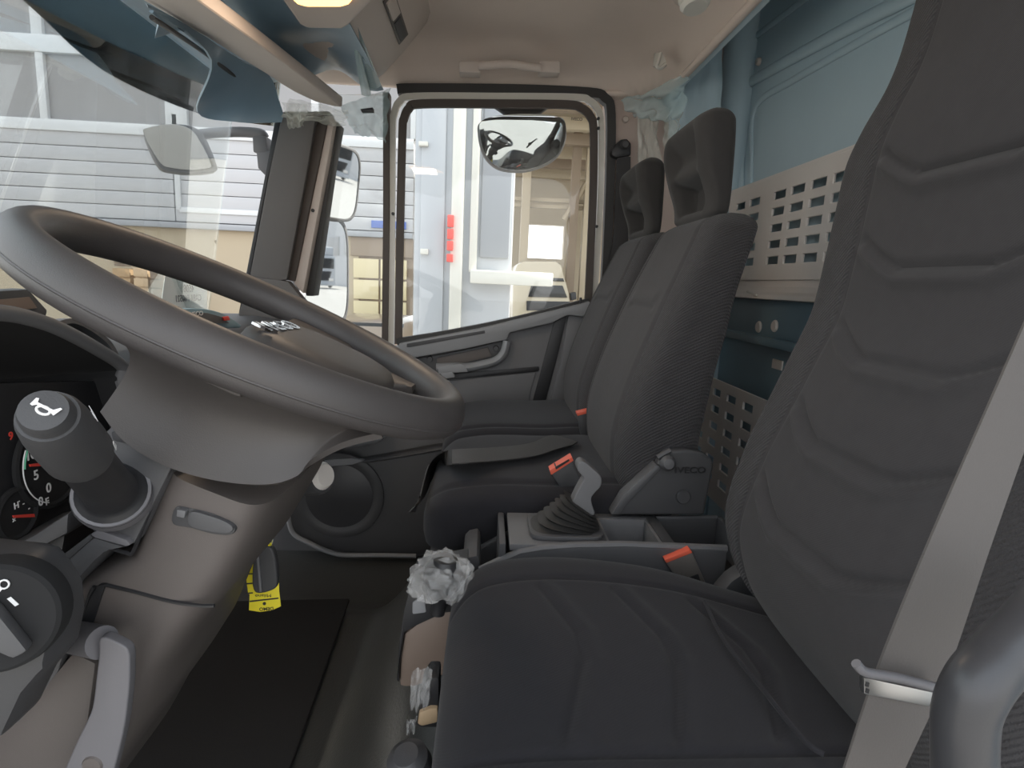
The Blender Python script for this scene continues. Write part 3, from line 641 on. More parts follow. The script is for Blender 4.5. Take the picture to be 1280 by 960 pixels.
mc2 = P(420, 228, Y=2.12); din2 = (mc2-Vector(CAM)).normalized(); out2 = (Vector((tx, ty, -1.5))-mc2).normalized()
sm2 = side_mirror('wing_mirror', mc2, out2-din2, .115, .125, 'smaller upper outside mirror behind the quarter window')
tube('mirror_arm', [P(408, 178, Y=2.2), P(385, 180, Y=2.15), P(372, 240, Y=2.1), P(370, 300, Y=2.02), P(372, 330, Y=1.92)], .02, 'mirror_back', sm2, 10, sub=5)
prism('top_cover', PP([(405, 172), (420, 174), (432, 186), (434, 196), (405, 186)], Y=2.16), (0, .06, 0), 'mirror_back', sm2, .008)
cab = struct(root('trim_5', (0, 1.0, 1.55)), 'white outer cab roof and side')
box2('outer_roof', (.46, -.05, 1.735), (.82, 2.02, 1.78), 'white_paint', cab, .02)
box2('outer_roof', (-.80, -.05, 1.565), (.485, 2.08, 1.62), 'white_paint', cab, .02)
box2('outer_side', (.40, 1.94, -.3), (.82, 2.02, 1.735), 'white_paint', cab, .01)
box2('outer_rear', (.79, -.10, -.1), (.82, 2.02, 1.735), 'white_paint', cab, .01)
# kerb mirror above the passenger window
km = root('kerb_mirror', P(652, 128, Y=2.05), 'wide kerb mirror hanging outside over the passenger window', 'mirror')
ko = cr([P(u, v, Y=2.05) for u, v in ((597, 166), (600, 152), (622, 146), (655, 144), (690, 146), (706, 152), (708, 172), (700, 192), (680, 206), (652, 213), (622, 209), (604, 192))], 4, True)
prism('housing', ko, (0, .06, 0), 'mirror_back', km, .012, 3)
kc = sum(ko, Vector())/len(ko)
prism('mirror_face', [kc+(p-kc)*.955+Vector((0, -.026-(p-kc).z*.25, -.004)) for p in ko], (0, .006, 0), 'mirror', km, .001)
tube('roof_stay', [P(650, 118, Y=2.08), Vector((P(650, 118, Y=2.08).x, 2.06, 1.60))], .018, 'black_plastic', km, 10)
prism('bracket', PP([(612, 118), (612, 128), (628, 139), (640, 145), (642, 153), (662, 153), (664, 145), (676, 140), (692, 128), (692, 118)], Y=2.015), (0, .04, 0), 'black_plastic', km, .006)
# tinted sun shield outside, above the glass
LW = [P(-60, -62, X=-.955), P(30, 0, X=-.95), P(130, 88, X=-.93), P(240, 139, X=-.87), P(300, 152, X=-.83), P(345, 158, X=-.79)]
LW = [Vector((-.95, -.2, LW[0].z)), Vector((-.955, .5, LW[0].z))]+LW
lwp = cr(LW, 5)
tag(surf('sun_shield', lambda s, t: (lambda p: Vector((lerp(p.x, p.x*.97, t), p.y, p.z+.17*t)))(lwp[min(int(round(s*(len(lwp)-1))), len(lwp)-1)]), len(lwp)-1, 8, 'tinted_acrylic', None, .004), 'blue tinted acrylic sun shield outside the top of the windscreen', 'sun shield')

# ================================================================== SEATS
def spaced(n): return [math.sin(math.pi/2*(-1+2*i/(n-1))) for i in range(n)]
def back_loft(name, parent, Yc, tab, nexp, mats, emboss=None, nz=120, nf=110, top=.04, side_from=.62, bol=.0):
    """upright cushion sliced level; tab rows = z, front x, half width, thickness"""
    zs = [r[0] for r in tab]; z0, z1 = zs[0], zs[-1]
    rings = []; S = spaced(nf)
    for j in range(nz+1):
        q = j/nz; z = lerp(z0, z1, q)
        xf, hw, th = (smooth_interp(z, zs, [r[k] for r in tab]) for k in (1, 2, 3))
        k = 1.0
        if z > z1-top: k = math.sqrt(max(1-((z-(z1-top))/top)**2, 0))
        if z < z0+.03: k = min(k, math.sqrt(max(1-(((z0+.03)-z)/.03)**2, 0)))
        k = max(k, .02)
        cx = xf+th/2; h2 = hw-(1-k)*min(hw, .05); t2 = th/2*k
        ring = []
        for s in S:
            b = (1-abs(s)**nexp)**(1/nexp)
            e = emboss(s, z) if emboss else 0
            bb = bol*max(0, abs(s)-.55)/.45
            ring.append(Vector((cx-t2*b-(e+bb)*b*k, Yc+h2*s, z)))
        for s in S[::-1][1:-1]:
            b = (1-abs(s)**nexp)**(1/nexp)
            ring.append(Vector((cx+t2*b, Yc+h2*s, z)))
        rings.append(ring)
    o = loft(name, rings, mats[0], parent, ang=70)
    if len(mats) > 1:
        o.data.materials.append(M[mats[1]]); off = wloc(parent); n = len(rings[0])
        for i, p in enumerate(o.data.polygons):
            if i < nz*n:
                s = i % n
                if s >= nf-1 or abs(S[s]) > side_from: p.material_index = 1
    return o
def cush_loft(name, parent, Yc, tab, nexp, mats, emboss=None, nx=110, nf=110, side_from=.7, endr=.05):
    """seat cushion sliced across; tab rows = x, top z, half width, thickness"""
    xs = [r[0] for r in tab]; x0, x1 = xs[0], xs[-1]; rings = []; S = spaced(nf)
    for j in range(nx+1):
        x = lerp(x0, x1, j/nx)
        zt, hw, th = (smooth_interp(x, xs, [r[k] for r in tab]) for k in (1, 2, 3))
        k = 1.0
        if x < x0+endr: k = math.sqrt(max(1-((x0+endr-x)/endr)**2, 0))
        if x > x1-.03: k = min(k, math.sqrt(max(1-((x-(x1-.03))/.03)**2, 0)))
        k = max(k, .02); cz = zt-th/2; h2 = hw-(1-k)*.04; t2 = th/2*(.45+.55*k) if x < x0+endr else th/2*k
        if j == 0: t2 = th*.2
        ring = []
        for s in S:
            b = (1-abs(s)**nexp)**(1/nexp)
            ring.append(Vector((x, Yc+h2*s, cz+t2*b+(emboss(s, x) if emboss else 0)*b*k)))
        for s in S[::-1][1:-1]:
            b = (1-abs(s)**nexp)**(1/nexp)
            ring.append(Vector((x, Yc+h2*s, cz-t2*b)))
        rings.append(ring)
    return loft(name, rings, mats[0], parent, ang=70)
def g(d, w_): return math.exp(-(d/w_)**2)

# ---- driver's seat
DY = .53
ds = root('driver_seat', (.2, DY, .27), "black fabric driver's seat with quilted backrest in the right foreground", 'seat')
def emb_b(s, z):
    e = -.004*g(abs(s)-.60, .020)
    a = abs(s)
    up = .032*min(max((a-.22)/.30, 0), 1)**1.3
    k = 1-min(max((a-.50)/.09, 0), 1)
    for i, zc in enumerate((.975, .882, .788, .695, .604)):
        d = z-(zc+up)
        e += k*(-.0065*g(d, .0045)+.0065*g(d+.011, .008))
    if a < .6: e += .004*(1-(a/.6)**2)
    return e
TB = [(.36, .43, .19, .10), (.42, .392, .215, .12), (.47, .350, .235, .13), (.51, .330, .24, .14), (.567, .318, .24, .15), (.65, .338, .24, .14), (.706, .360, .24, .13), (.776, .388, .24, .12), (.83, .408, .24, .115), (.90, .418, .24, .11), (.963, .424, .24, .11), (1.013, .428, .237, .11), (1.05, .434, .222, .11), (1.09, .442, .198, .11), (1.13, .448, .188, .11), (1.22, .458, .184, .11), (1.38, .47, .18, .10)]
back_loft('backrest', ds, DY, TB, 3.2, ('fabric', 'fabric_side'), emb_b, 260, 150, .06, .60, .012)
def emb_c(s, x):
    e = -.004*g(s-.58, .018)-.004*g(s+.58, .018)
    a = abs(s); k = 1-min(max((a-.48)/.09, 0), 1)
    for xc in (.075, .165, .255):
        d = x-(xc+.03*(1-min(max((a-.1)/.4, 0), 1)))
        e += k*(-.0035*g(d, .0045)+.003*g(d-.012, .009))
    e += .012*g(a-.80, .20)
    return e
TC = [(-.034, .468, .215, .12), (-.005, .480, .228, .13), (.04, .490, .236, .13), (.10, .494, .238, .13), (.18, .492, .232, .13), (.25, .486, .218, .13), (.32, .474, .195, .13), (.40, .455, .18, .12)]
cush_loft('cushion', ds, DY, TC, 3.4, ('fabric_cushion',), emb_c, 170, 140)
# rear flap of the cushion and its piping
pts = [P(881, 752, Z=.488), P(905, 800, Z=.492), P(960, 870, Z=.494), P(1005, 925, Z=.494), P(1030, 943, Z=.492)]
tube('cushion_piping', pts, .0022, 'fabric_cushion', ds, 8, sub=6)
box2('seat_base', (-.02, .33, .265), (.40, .73, .37), 'black_plastic', ds, .02)
# recliner cover by the backrest foot
prism('recliner_cover', PP([(884, 744), (892, 728), (904, 714), (920, 703), (938, 745), (950, 757), (905, 755)], Y=.775), (0, -.03, 0), 'mid_plastic', ds, .004)
tube('recliner_wire', PP([(886, 746), (900, 730), (912, 718), (922, 706)], Y=.777), .0018, 'panel_grey', ds, 6, sub=4)
# driver's belt
db = root('seat_belt', P(1060, 960, Y=.27), "grey driver's seat belt running diagonally past the near backrest edge", 'seat belt')
Lb = [P(1302, 340, Y=.285), P(1280, 400, Y=.28), P(1166, 660, Y=.262), P(1096, 832, Y=.255), P(1053, 960, Y=.25), P(1020, 1060, Y=.25)]
Rb = [P(1365, 340, Y=.285), P(1336, 400, Y=.28), P(1243, 660, Y=.262), P(1180, 844, Y=.255), P(1128, 960, Y=.25), P(1085, 1060, Y=.25)]
strip('webbing', Lb, Rb, .0015, 'webbing_grey', db, 6)
tube('tongue_bar', PP([(1070, 829), (1078, 838), (1090, 842), (1125, 848), (1172, 860)], Y=.247), .0024, 'lever_plastic', db, 10, sub=5)
prism('tongue_plate', PP([(1080, 847), (1168, 866), (1162, 884), (1080, 868)], Y=.250), (0, .004, 0), 'steel', db, .0008)
for v in (853, 861): prism('tongue_slot', PP([(1083, v), (1087, v+1), (1086, v+6), (1082, v+5)], Y=.2495), (0, .003, 0), 'black_plastic', db, 0)
tag(tube('seat_grab_rail', [P(1330, 735, Y=.22), P(1290, 783, Y=.215), P(1252, 820, Y=.21), P(1222, 856, Y=.205), P(1207, 895, Y=.205), P(1205, 960, Y=.205), P(1206, 1060, Y=.205)], .0118, 'dark_gloss', None, 20, sub=8), 'thick dark grey tubular rail curving up in the bottom right corner', 'rail')

# ---- bench seats
def bench(name, Yc, label):
    r_ = root(name, (.15, Yc, .05), label, 'seat', 'pair of passenger seats')
    def eb(s, z):
        a = abs(s); k = 1-min(max((a-.40)/.1, 0), 1)
        return -.005*g(a-.68, .03)-k*.005*g(z-.818, .006)+.003*k*g(z-.835, .012)
    T_ = [(.46, .255, .175, .12), (.50, .238, .19, .14), (.54, .228, .196, .155), (.60, .226, .198, .155), (.66, .238, .198, .15), (.72, .256, .196, .14), (.78, .278, .192, .13), (.84, .302, .186, .115), (.90, .328, .176, .105), (.95, .350, .162, .10), (.985, .366, .145, .095)]
    back_loft('backrest', r_, Yc, T_, 4.2, ('fabric', 'fabric_side'), eb, 120, 90, .03, .70, .004)
    def ec(s, x): return -.006*g(abs(s)-.80, .03)+.003*g(x-.02, .06)
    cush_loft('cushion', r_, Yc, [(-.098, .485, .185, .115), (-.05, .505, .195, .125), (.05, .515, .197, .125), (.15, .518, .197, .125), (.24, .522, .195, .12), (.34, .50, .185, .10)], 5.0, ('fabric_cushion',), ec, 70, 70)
    # padded pan under the cushion
    cush_loft('seat_pan', r_, Yc, [(-.085, .405, .185, .07), (0, .400, .19, .09), (.1, .40, .19, .10), (.36, .40, .19, .10)], 5.0, ('dark_plastic',), None, 30, 30)
    box2('pedestal', (-.02, Yc-.15, .02 if Yc > 1.3 else .24), (.34, Yc+.15, .36), 'black_plastic', r_, .02)
    # headrest with a hollow front
    yc = Yc; rings = []; z0, z1 = .972, 1.158; nf = 70; S = spaced(nf); nz = 70
    for j in range(nz+1):
        q = j/nz; z = lerp(z0, z1, q)
        xf = smooth_interp(q, [0, .2, .45, .7, .9, 1], [.372, .370, .352, .338, .340, .352])
        xb = smooth_interp(q, [0, .3, .7, 1], [.410, .412, .412, .408])
        hw = smooth_interp(q, [0, .15, .5, .8, 1], [.108, .114, .118, .118, .112])
        k = 1.0
        if q > .86: k = math.sqrt(max(1-((q-.86)/.14)**2, 0))
        if q < .08: k = math.sqrt(max(1-((.08-q)/.08)**2, 0))
        k = max(k, .02); th = xb-xf; cx = (xf+xb)/2; h2 = hw-(1-k)*.045
        ring = []
        for s in S:
            b = (1-abs(s)**4.0)**(1/4.0); a = abs(s)
            inn = 1/(1+math.exp((a-.60)/.045))
            up_ = inn*(.030*g(q-.66, .15)); lo = 1/(1+math.exp((a-.56)/.03))*(.052/(1+math.exp((abs(q-.28)-.135)/.018)))
            ring.append(Vector((cx-th/2*b*k+min(up_+lo, th*.86)*k, yc+h2*s, z)))
        for s in S[::-1][1:-1]:
            b = (1-abs(s)**4.0)**(1/4.0); ring.append(Vector((cx+th/2*b*k, yc+h2*s, z)))
        rings.append(ring)
    loft('headrest', rings, 'headrest_skin', r_, ang=70)
    for sg in (-1, 1): tube('headrest_post', [(.395, Yc+sg*.07, .93), (.395, Yc+sg*.07, .985)], .006, 'steel', r_, 10)
    return r_
ms = bench('passenger_seat', 1.12, 'black fabric middle seat with hollow headrest beside the centre console')
ps = bench('passenger_seat', 1.52, 'black fabric outer passenger seat next to the door')
# hinge cover on the near side of the middle seat
def hz(z): return Zm(z, 560, 540, .296875)
hc = prism('hinge_cover', PP(hz([(690, 352), (740, 275), (800, 215), (880, 142), (905, 95), (935, 78), (1000, 74), (1060, 85), (1112, 112), (1120, 140), (1100, 240), (1080, 352)]), Y=.905), (0, .035, 0), 'dark_plastic', ms, .007, 3)
prism('hinge_edge_highlight', PP(hz([(686, 352), (738, 268), (880, 136), (905, 150), (770, 290), (722, 352)]), Y=.898), (0, .03, 0), 'mid_plastic', hc, .005)  # lighter strip paints the highlight along the cover's bevelled edge
lathe('hinge_cap', [(.001, -.004), (.0105, -.004), (.012, -.002), (.012, .006)], P(854, 621, Y=.903), (0, 1, 0), 'dark_plastic', hc, 22)
lathe('recline_knob', [(.001, -.022), (.008, -.021), (.0125, -.014), (.013, -.006), (.010, .01)], P(833, 577, Y=.90), (.1, 1, -.1), 'mid_plastic', ms, 20)
tube('recline_lever', PP([(822, 572), (830, 567), (838, 563)], Y=.895), .005, 'dark_plastic', ms, 8, sub=3)
text('hinge_mark', 'IVECO', .014, P(863, 588, Y=.9035), (1, 0, .03), (0, 0, 1), 'black_plastic', hc, .0006, bold=.0003, sx=1.3)
# belts and buckles on the bench
mb = root('seat_belt', P(545, 575, Y=1.2), 'black lap belt lying across the middle seat cushion', 'seat belt')
cz_ = lambda u, v, k: P(u, v, Z=.530) if k > 1.165 or k == 1.13 or k == 1.12 else P(u, v, X=-.104)
strip('webbing', [cz_(722, 553, 1.285), cz_(690, 545, 1.26), cz_(662, 555, 1.22), cz_(620, 560, 1.20), cz_(565, 563, 1.18), cz_(550, 566, 1.17), cz_(536, 580, 1.16), cz_(528, 605, 1.15), cz_(520, 640, 1.15)],
      [cz_(716, 557, 1.24), cz_(694, 563, 1.20), cz_(668, 571, 1.17), cz_(620, 577, 1.13), cz_(565, 581, 1.12), cz_(548, 584, 1.11), cz_(541, 595, 1.10), cz_(530, 620, 1.10), cz_(512, 640, 1.11)], .002, 'webbing_black', mb, 5)
def buckle(name, body, top, Y, th, label, slot=None):
    r_ = root(name, P(body[2][0], body[2][1], Y=Y), label, 'belt buckle')
    prism('body', PP(body, Y=Y), (0, th, 0), 'buckle_grey' if Y < .8 else 'dark_plastic', r_, .003)
    prism('release_button', PP(top, Y=Y-.002), (0, th+.004, 0), 'red_plastic', r_, .0012)
    if slot: prism('tongue_slot', PP(slot, Y=Y-.003), (0, th+.002, 0), 'black_plastic', r_, 0)
    return r_
buckle('belt_buckle', [(688, 591), (714, 576), (736, 618), (738, 640), (716, 632)], [(687, 588), (715, 571), (717, 576), (689, 594)], .955, .02, 'belt buckle with red button beside the parking brake lever', [(694, 584), (711, 574), (712, 576), (695, 587)])
d_ = buckle('belt_buckle', [(832, 703), (866, 691), (886, 737), (884, 744), (862, 735), (845, 722)], [(831, 700), (863, 687), (866, 691), (833, 704)], .785, .02, "driver's belt buckle with red button beside the quilted seat")
prism('buckle_label', PP([(850, 726), (873, 718), (876, 727), (856, 735)], Y=.7835), (0, .002, 0), 'black_plastic', d_, .0005)
buckle('belt_buckle', [(722, 518), (741, 515), (741, 552), (728, 553)], [(721, 516), (742, 511), (742, 515), (722, 520)], 1.318, .02, 'belt buckle with red button between the two passenger seats')
tube('buckle_stalk', PP([(734, 550), (737, 570)], Y=1.325), .006, 'black_plastic', ps, 8)
# outer belt with its pillar anchor
ob = root('seat_belt', P(778, 200, Y=1.84), 'black seat belt hanging from the pillar anchor beside the door', 'seat belt')
prism('anchor_cover', PP([(764, 188), (769, 181), (776, 174), (784, 173), (789, 179), (789, 194), (770, 197), (765, 194)], Y=1.825), (0, .04, 0), 'black_plastic', ob, .006)
lathe('anchor_bolt', [(.001, -.010), (.009, -.010), (.013, -.004), (.013, .004)], P(781, 181, Y=1.823), (0, 1, 0), 'dark_plastic', ob, 18)
strip('webbing', PP([(771, 196), (769, 240), (766, 300), (758, 340)], Y=1.835), PP([(788, 196), (788, 240), (786, 290), (782, 330)], Y=1.835), .002, 'webbing_black', ob, 4)
prism('belt_guide', PP([(715, 480), (719, 472), (722, 480), (719, 512), (713, 512)], Y=1.74), (0, .02, 0), 'panel_grey', ps, .003)
tube('belt_cable', PP([(703, 523), (722, 508)], Y=1.7), .004, 'black_plastic', ps, 8)

# ================================================================== CENTRE CONSOLE
cn = root('centre_console', (.2, .86, .265), 'dark grey centre console tray between driver and middle seat', 'console')
def czx(z): return Zm(z, 560, 540, .296875)
far = [(583, 693), (600, 683), (622, 671), (646, 659), (668, 651), (700, 647), (760, 646), (894, 645)]
fr_ = PP(far, Y=.925); low = [Vector((p.x, .925, p.z-.13)) for p in fr_[::-1]]
prism('far_wall', fr_+low, (0, -.012, 0), 'dark_plastic', cn, .003)
tube('far_rim', [p+Vector((0, -.006, 0)) for p in fr_], .0045, 'mid_plastic', cn, 8)
near = [(600, 715), (625, 703), (650, 692), (680, 687), (720, 684), (780, 683), (910, 688)]
nr_ = PP(near, Y=.795); low = [Vector((p.x, .795, p.z-.16)) for p in nr_[::-1]]
prism('near_wall', nr_+low, (0, .016, 0), 'mid_plastic', cn, .005)
tube('near_rim', [p+Vector((0, .006, 0)) for p in nr_], .006, 'grey_plastic', cn, 8)
zd = P(760, 683, Y=.795).z
box2('deck', (.045, .80, zd-.012), (.135, .92, zd-.002), 'grey_plastic', cn, .002)
box2('cup_floor', (-.08, .80, .36), (.04, .92, .37), 'black_plastic', cn, .002)
box2('cup_wall', (.030, .80, .36), (.040, .92, zd-.002), 'mid_plastic', cn, .003)
# rear tray : deck around a recess
tx0, tx1 = P(752, 660, Y=.86).x, P(822, 675, Y=.84).x
for nm, a, b in (('deck', (.13, .80, zd-.012), (tx0, .92, zd)), ('deck', (tx1, .80, zd-.012), (tx1+.018, .92, zd)), ('deck', (tx0, .905, zd-.012), (tx1, .92, zd)), ('deck', (tx0, .80, zd-.012), (tx1, .812, zd))):
    box2(nm, a, b, 'dark_plastic', cn, .002)
box2('tray_floor', (tx0, .81, zd-.05), (tx1, .908, zd-.045), 'grey_plastic', cn, .001)
for k in range(5): box2('tray_rib', (tx0+.01+k*.014, .812, zd-.045), (tx0+.015+k*.014, .89, zd-.042), 'mid_plastic', cn, .001)
box2('tray_wall', (tx0, .901, zd-.05), (tx1, .907, zd-.002), 'grey_plastic', cn, .001)
box2('tray_wall', (tx1-.005, .812, zd-.05), (tx1, .905, zd-.002), 'grey_plastic', cn, .001)
box2('tray_wall', (tx0, .812, zd-.05), (tx0+.004, .905, zd-.002), 'grey_plastic', cn, .001)
box2('rear_bin_floor', (tx1+.018, .80, zd-.06), (.42, .92, zd-.05), 'black_plastic', cn, .002)
box2('rear_bin_wall', (.40, .80, zd-.06), (.41, .92, zd), 'mid_plastic', cn, .002)
prism('front_divider', [P(u, v, Y=.81) for u, v in ((577, 742), (578, 703), (584, 697), (596, 694), (600, 700), (600, 742))], (0, .10, 0), 'mid_plastic', cn, .004)
# parking brake lever with bellows
pb = root('parking_brake', P(705, 685, Y=.85), 'grey parking brake lever rising from a black pleated rubber bellows', 'parking brake')
cA = P(704, 672, Y=.857); cA.z = zd+.004
prism('base_frame', sering(Vector((cA.x, .857, zd-.001)), Vector((.056, 0, 0)), Vector((0, .046, 0)), 6, 0, 0, 32), (0, 0, .007), 'mid_plastic', pb, .002); cB = P(724, 630, Y=.857)
nb = 6; rings = []
for i in range(nb*4+1):
    q = i/(nb*4); c = lerp(cA, cB, q)+Vector((.004*math.sin(q*3), 0, 0))
    tl = math.radians(lerp(2, 34, q)); ax = Vector((math.cos(tl), 0, -math.sin(tl))); ay = Vector((0, 1, 0))
    f_ = (i % 4); amp = (0, .55, 1, .55)[f_]
    a_ = lerp(.053, .030, q**.9)*(1-.20*amp if i else 1); b_ = lerp(.044, .026, q)*(1-.20*amp if i else 1)
    rings.append(sering(c, ax*a_, ay*b_, 3, 0, 0, 36))
loft('bellows', rings, 'rubber', pb, ang=50)
prism('lever', cr([p for p in PP(hz([(520, 320), (535, 270), (560, 222), (572, 195), (548, 165), (545, 140), (560, 124), (580, 130), (610, 155), (640, 182), (648, 205), (642, 232), (618, 258), (604, 280), (608, 310), (618, 350), (570, 345)]), Y=.843)], 3, True), (0, .024, 0), 'grey_plastic', pb, .005, 3)
# gear lever wrapped in a clear bag, standing ahead of the driver's cushion
gl = root('gear_lever_base', P(525, 850, Y=.72), 'dark framed brown gear lever base at the front of the driver seat', 'gear lever')
def gz(z): return Zm(z, 480, 660, .3125)
prism('frame', PP(gz([(105, 235), (200, 215), (330, 190), (330, 330), (240, 340), (120, 395), (80, 420), (62, 560), (60, 620), (50, 610), (62, 450), (80, 330)]), Y=.70), (0, .08, 0), 'black_plastic', gl, .006)
prism('brown_panel', PP(gz([(80, 425), (130, 385), (250, 330), (330, 330), (330, 560), (120, 640), (58, 640), (64, 520)]), Y=.705), (0, .07, 0), 'brown_plastic', gl, .008)
prism('top_plate', PP(gz([(112, 300), (160, 262), (170, 340), (112, 348)]), Y=.698), (0, .03, 0), 'light_plastic', gl, .003)
kc_ = P(553, 722, Y=.69)
lathe('knob', [(.001, .028), (.016, .026), (.024, .012), (.024, -.004), (.016, -.022), (.009, -.032), (.009, -.05)], kc_, (.1, 0, 1), 'black_plastic', gl, 20)
def bag(name, c, rad, seed, label, amp=.35, sub=4):
    bm = bmesh.new(); bmesh.ops.create_icosphere(bm, subdivisions=sub, radius=1.0)
    for v in bm.verts:
        d = v.co.normalized()
        h = 1+amp*(noise.noise(d*2+Vector((seed, 0, 0)))*.5+.75*abs(noise.noise(d*3.2+Vector((0, seed, 0))))+.10*abs(noise.noise(d*9+Vector((0, 0, seed)))))
        v.co = Vector((d.x*rad[0], d.y*rad[1], d.z*rad[2]))*h+c
    return tag(add_bm(name, bm, 'bag_plastic', None, 25), label, 'plastic bag')
bag('plastic_bag', P(552, 723, Y=.69), (.034, .029, .028), 4.3, 'crumpled clear plastic bag over the gear knob', .62, 4)
sb = root('seat_control', P(528, 905, Y=.55), 'black lever with tan tip at the seat front edge', 'lever')
prism('arm', PP(gz([(150, 640), (175, 600), (220, 600), (220, 800), (150, 800), (128, 790), (135, 740)]), Y=.56), (0, .03, 0), 'black_plastic', sb, .004)
prism('tip', PP(gz([(140, 740), (185, 722), (215, 722), (215, 780), (150, 796), (132, 785)]), Y=.555), (0, .02, 0), 'tan', sb, .003)
tag(crumple('film_scrap', PP(gz([(110, 570), (195, 560), (175, 720), (105, 730)]), Y=.553), 24, 40, .008, 'bag_plastic', 6.6, .0006, .16), 'torn clear film wrapped around the seat front lever', 'film')
tag(crumple('film_scrap', PP(gz([(90, 770), (130, 760), (120, 820), (88, 825)]), Y=.552), 14, 20, .006, 'bag_plastic', 8.6, .0006, .16), 'small torn film end below the seat front lever', 'film')
lathe('adjuster_knob', [(.001, .026), (.012, .025), (.020, .018), (.022, .006), (.020, -.01), (.008, -.03)], P(514, 962, Y=.50), (-.2, -.3, 1), 'dark_plastic', ds, 24)

# ================================================================== STEERING WHEEL
WC = Vector((-.2237, .6087, .7948)); WA, WB_ = .4226, -.06
E1 = Vector((math.cos(WA), 0, -math.sin(WA))); E2 = Vector((math.sin(WA)*math.sin(WB_), math.cos(WB_), math.cos(WA)*math.sin(WB_))); EN = E1.cross(E2)
WR = .205
def wp(a, b, h=0): return WC+E1*a+E2*b+EN*h
def wrim(th, r=WR, h=0): t = math.radians(th); return wp(r*math.cos(t), r*math.sin(t), h)
def onwheel(u, v, h=0.0):
    d = Vector(FW + (u-CX)/FPX*RT - (v-CY)/FPX*UP); c = Vector(CAM)
    t = ((WC+EN*h-c).dot(EN))/d.dot(EN); return c+d*t
sw = root('steering_wheel', WC-EN*.12, 'large dark grey steering wheel with padded airbag hub', 'steering wheel')
rings = []
for i in range(121):
    th = 2*math.pi*i/120; rd = E1*math.cos(th)+E2*math.sin(th); c = WC+rd*WR
    rings.append([c+rd*(.0175*math.cos(a))+EN*(.0195*math.sin(a)-.002*math.cos(2*a)) for a in np.linspace(0, 2*math.pi, 25)[:-1]])
loft('rim', rings, 'wheel_skin', sw, cap=False, ang=80)
# thin seam around the rim
tube('rim_seam', [wrim(360*i/90, WR+.0172, -.003) for i in range(90)], .0012, 'wheel_skin', sw, 6, closed=True)
low = cr([P(u, v, Y=y) for u, v, y in ((131, 515, .455), (160, 551, .45), (200, 577, .445), (245, 594, .445), (292, 604, .445), (335, 607, .445), (365, 600, .45), (388, 582, .46), (430, 560, .47), (478, 548, .475))], 4)
nl = len(low)
topc = [wrim(lerp(262, 322, i/(nl-1)), WR-.004, -.010) for i in range(nl)]
def bowl(mir):
    rows = []
    for j in range(13):
        t = j/12; row = []
        for i in range(nl):
            p = lerp(topc[i], low[i], t)
            # concave profile between rim and column
            p = p+Vector((0, 1, 0))*(.030*math.sin(math.pi*t)*(1-.3*t))+EN*(.004*math.sin(math.pi*t))
            if mir: p = p-E2*(2*(p-WC).dot(E2))
            row.append(p)
        rows.append(row)
    return surf('spoke', lambda s, t: rows[int(round(t*12))][int(round(s*(nl-1)))], nl-1, 12, 'hub_plastic', sw, .006, 60)
bowl(False); bowl(True)
# airbag cover
rings = []
for h, k in ((-.07, .80), (-.045, .98), (-.02, 1.02), (-.006, .98), (.001, .90), (.0045, .72), (.006, .45), (.0065, .02)):
    rings.append(sering(wp(.064, .008, h+.003), E1*.076*k, E2*.090*k, 3.0, 0, 0, 56))
pad = loft('airbag_cover', rings, 'hub_plastic', sw, ang=50)
tube('cover_seam', sering(wp(.064, .008, -.018), E1*.078, E2*.092, 3.0, 0, 0, 56), .0015, 'black_plastic', pad, 6, closed=True)
text('hub_lettering', 'IVECO', .026, wp(.016, -.018, .0088), E2, -E1, 'chrome', pad, .0012, bold=.0006, sx=1.35)
for sg in (-1, 1):
    prism('spoke_arm', [wp(-.02, sg*.085, -.012), wp(.05, sg*.085, -.012), wp(.06, sg*.19, -.004), wp(-.03, sg*.19, -.004)], EN*-.02, 'hub_plastic', sw, .006)
prism('lower_spoke', [wp(.11, -.045, -.014), wp(.11, .045, -.014), wp(.195, .03, -.006), wp(.195, -.03, -.006)], EN*-.014, 'wheel_skin', sw, .005)
prism('spoke_trim', [wp(.125, -.030, -.011), wp(.125, .035, -.011), wp(.172, .03, -.006), wp(.172, -.025, -.006)], EN*-.004, 'light_plastic', sw, .002)

# ================================================================== STEERING COLUMN
sc_ = root('steering_column', P(130, 940, Y=.52), 'taupe plastic steering column shroud under the steering wheel', 'steering column')
YN, YF = .455, .70
secs = [((211, 578), (376, 596)), ((190, 630), (358, 634)), ((164, 684), (337, 670)), ((90, 720), (318, 702)), ((84, 748), (285, 740)), ((90, 790), (258, 778)), ((84, 830), (232, 840)), ((55, 880), (205, 882)), ((25, 925), (170, 930)), ((-10, 980), (140, 985))]
rings = []
for (l, r) in secs:
    L_ = P(l[0], l[1], Y=YN+.02); R_ = P(r[0], r[1], Y=YN+.09)
    R_ = Vector((R_.x, YN+.02, R_.z)); c = (L_+R_)/2; c.y = (YN+YF)/2
    rings.append(sering(c, (R_-L_)/2, Vector((0, (YF-YN)/2, 0)), 5.0, 0, 0, 64))
fine = []
for i in range(len(rings)-1):
    for q in range(5): fine.append([lerp(a, b, q/5) for a, b in zip(rings[i], rings[i+1])])
fine.append(rings[-1])
shroud = loft('shroud', fine, 'column_plastic', sc_, ang=60)
YS = YN+.001
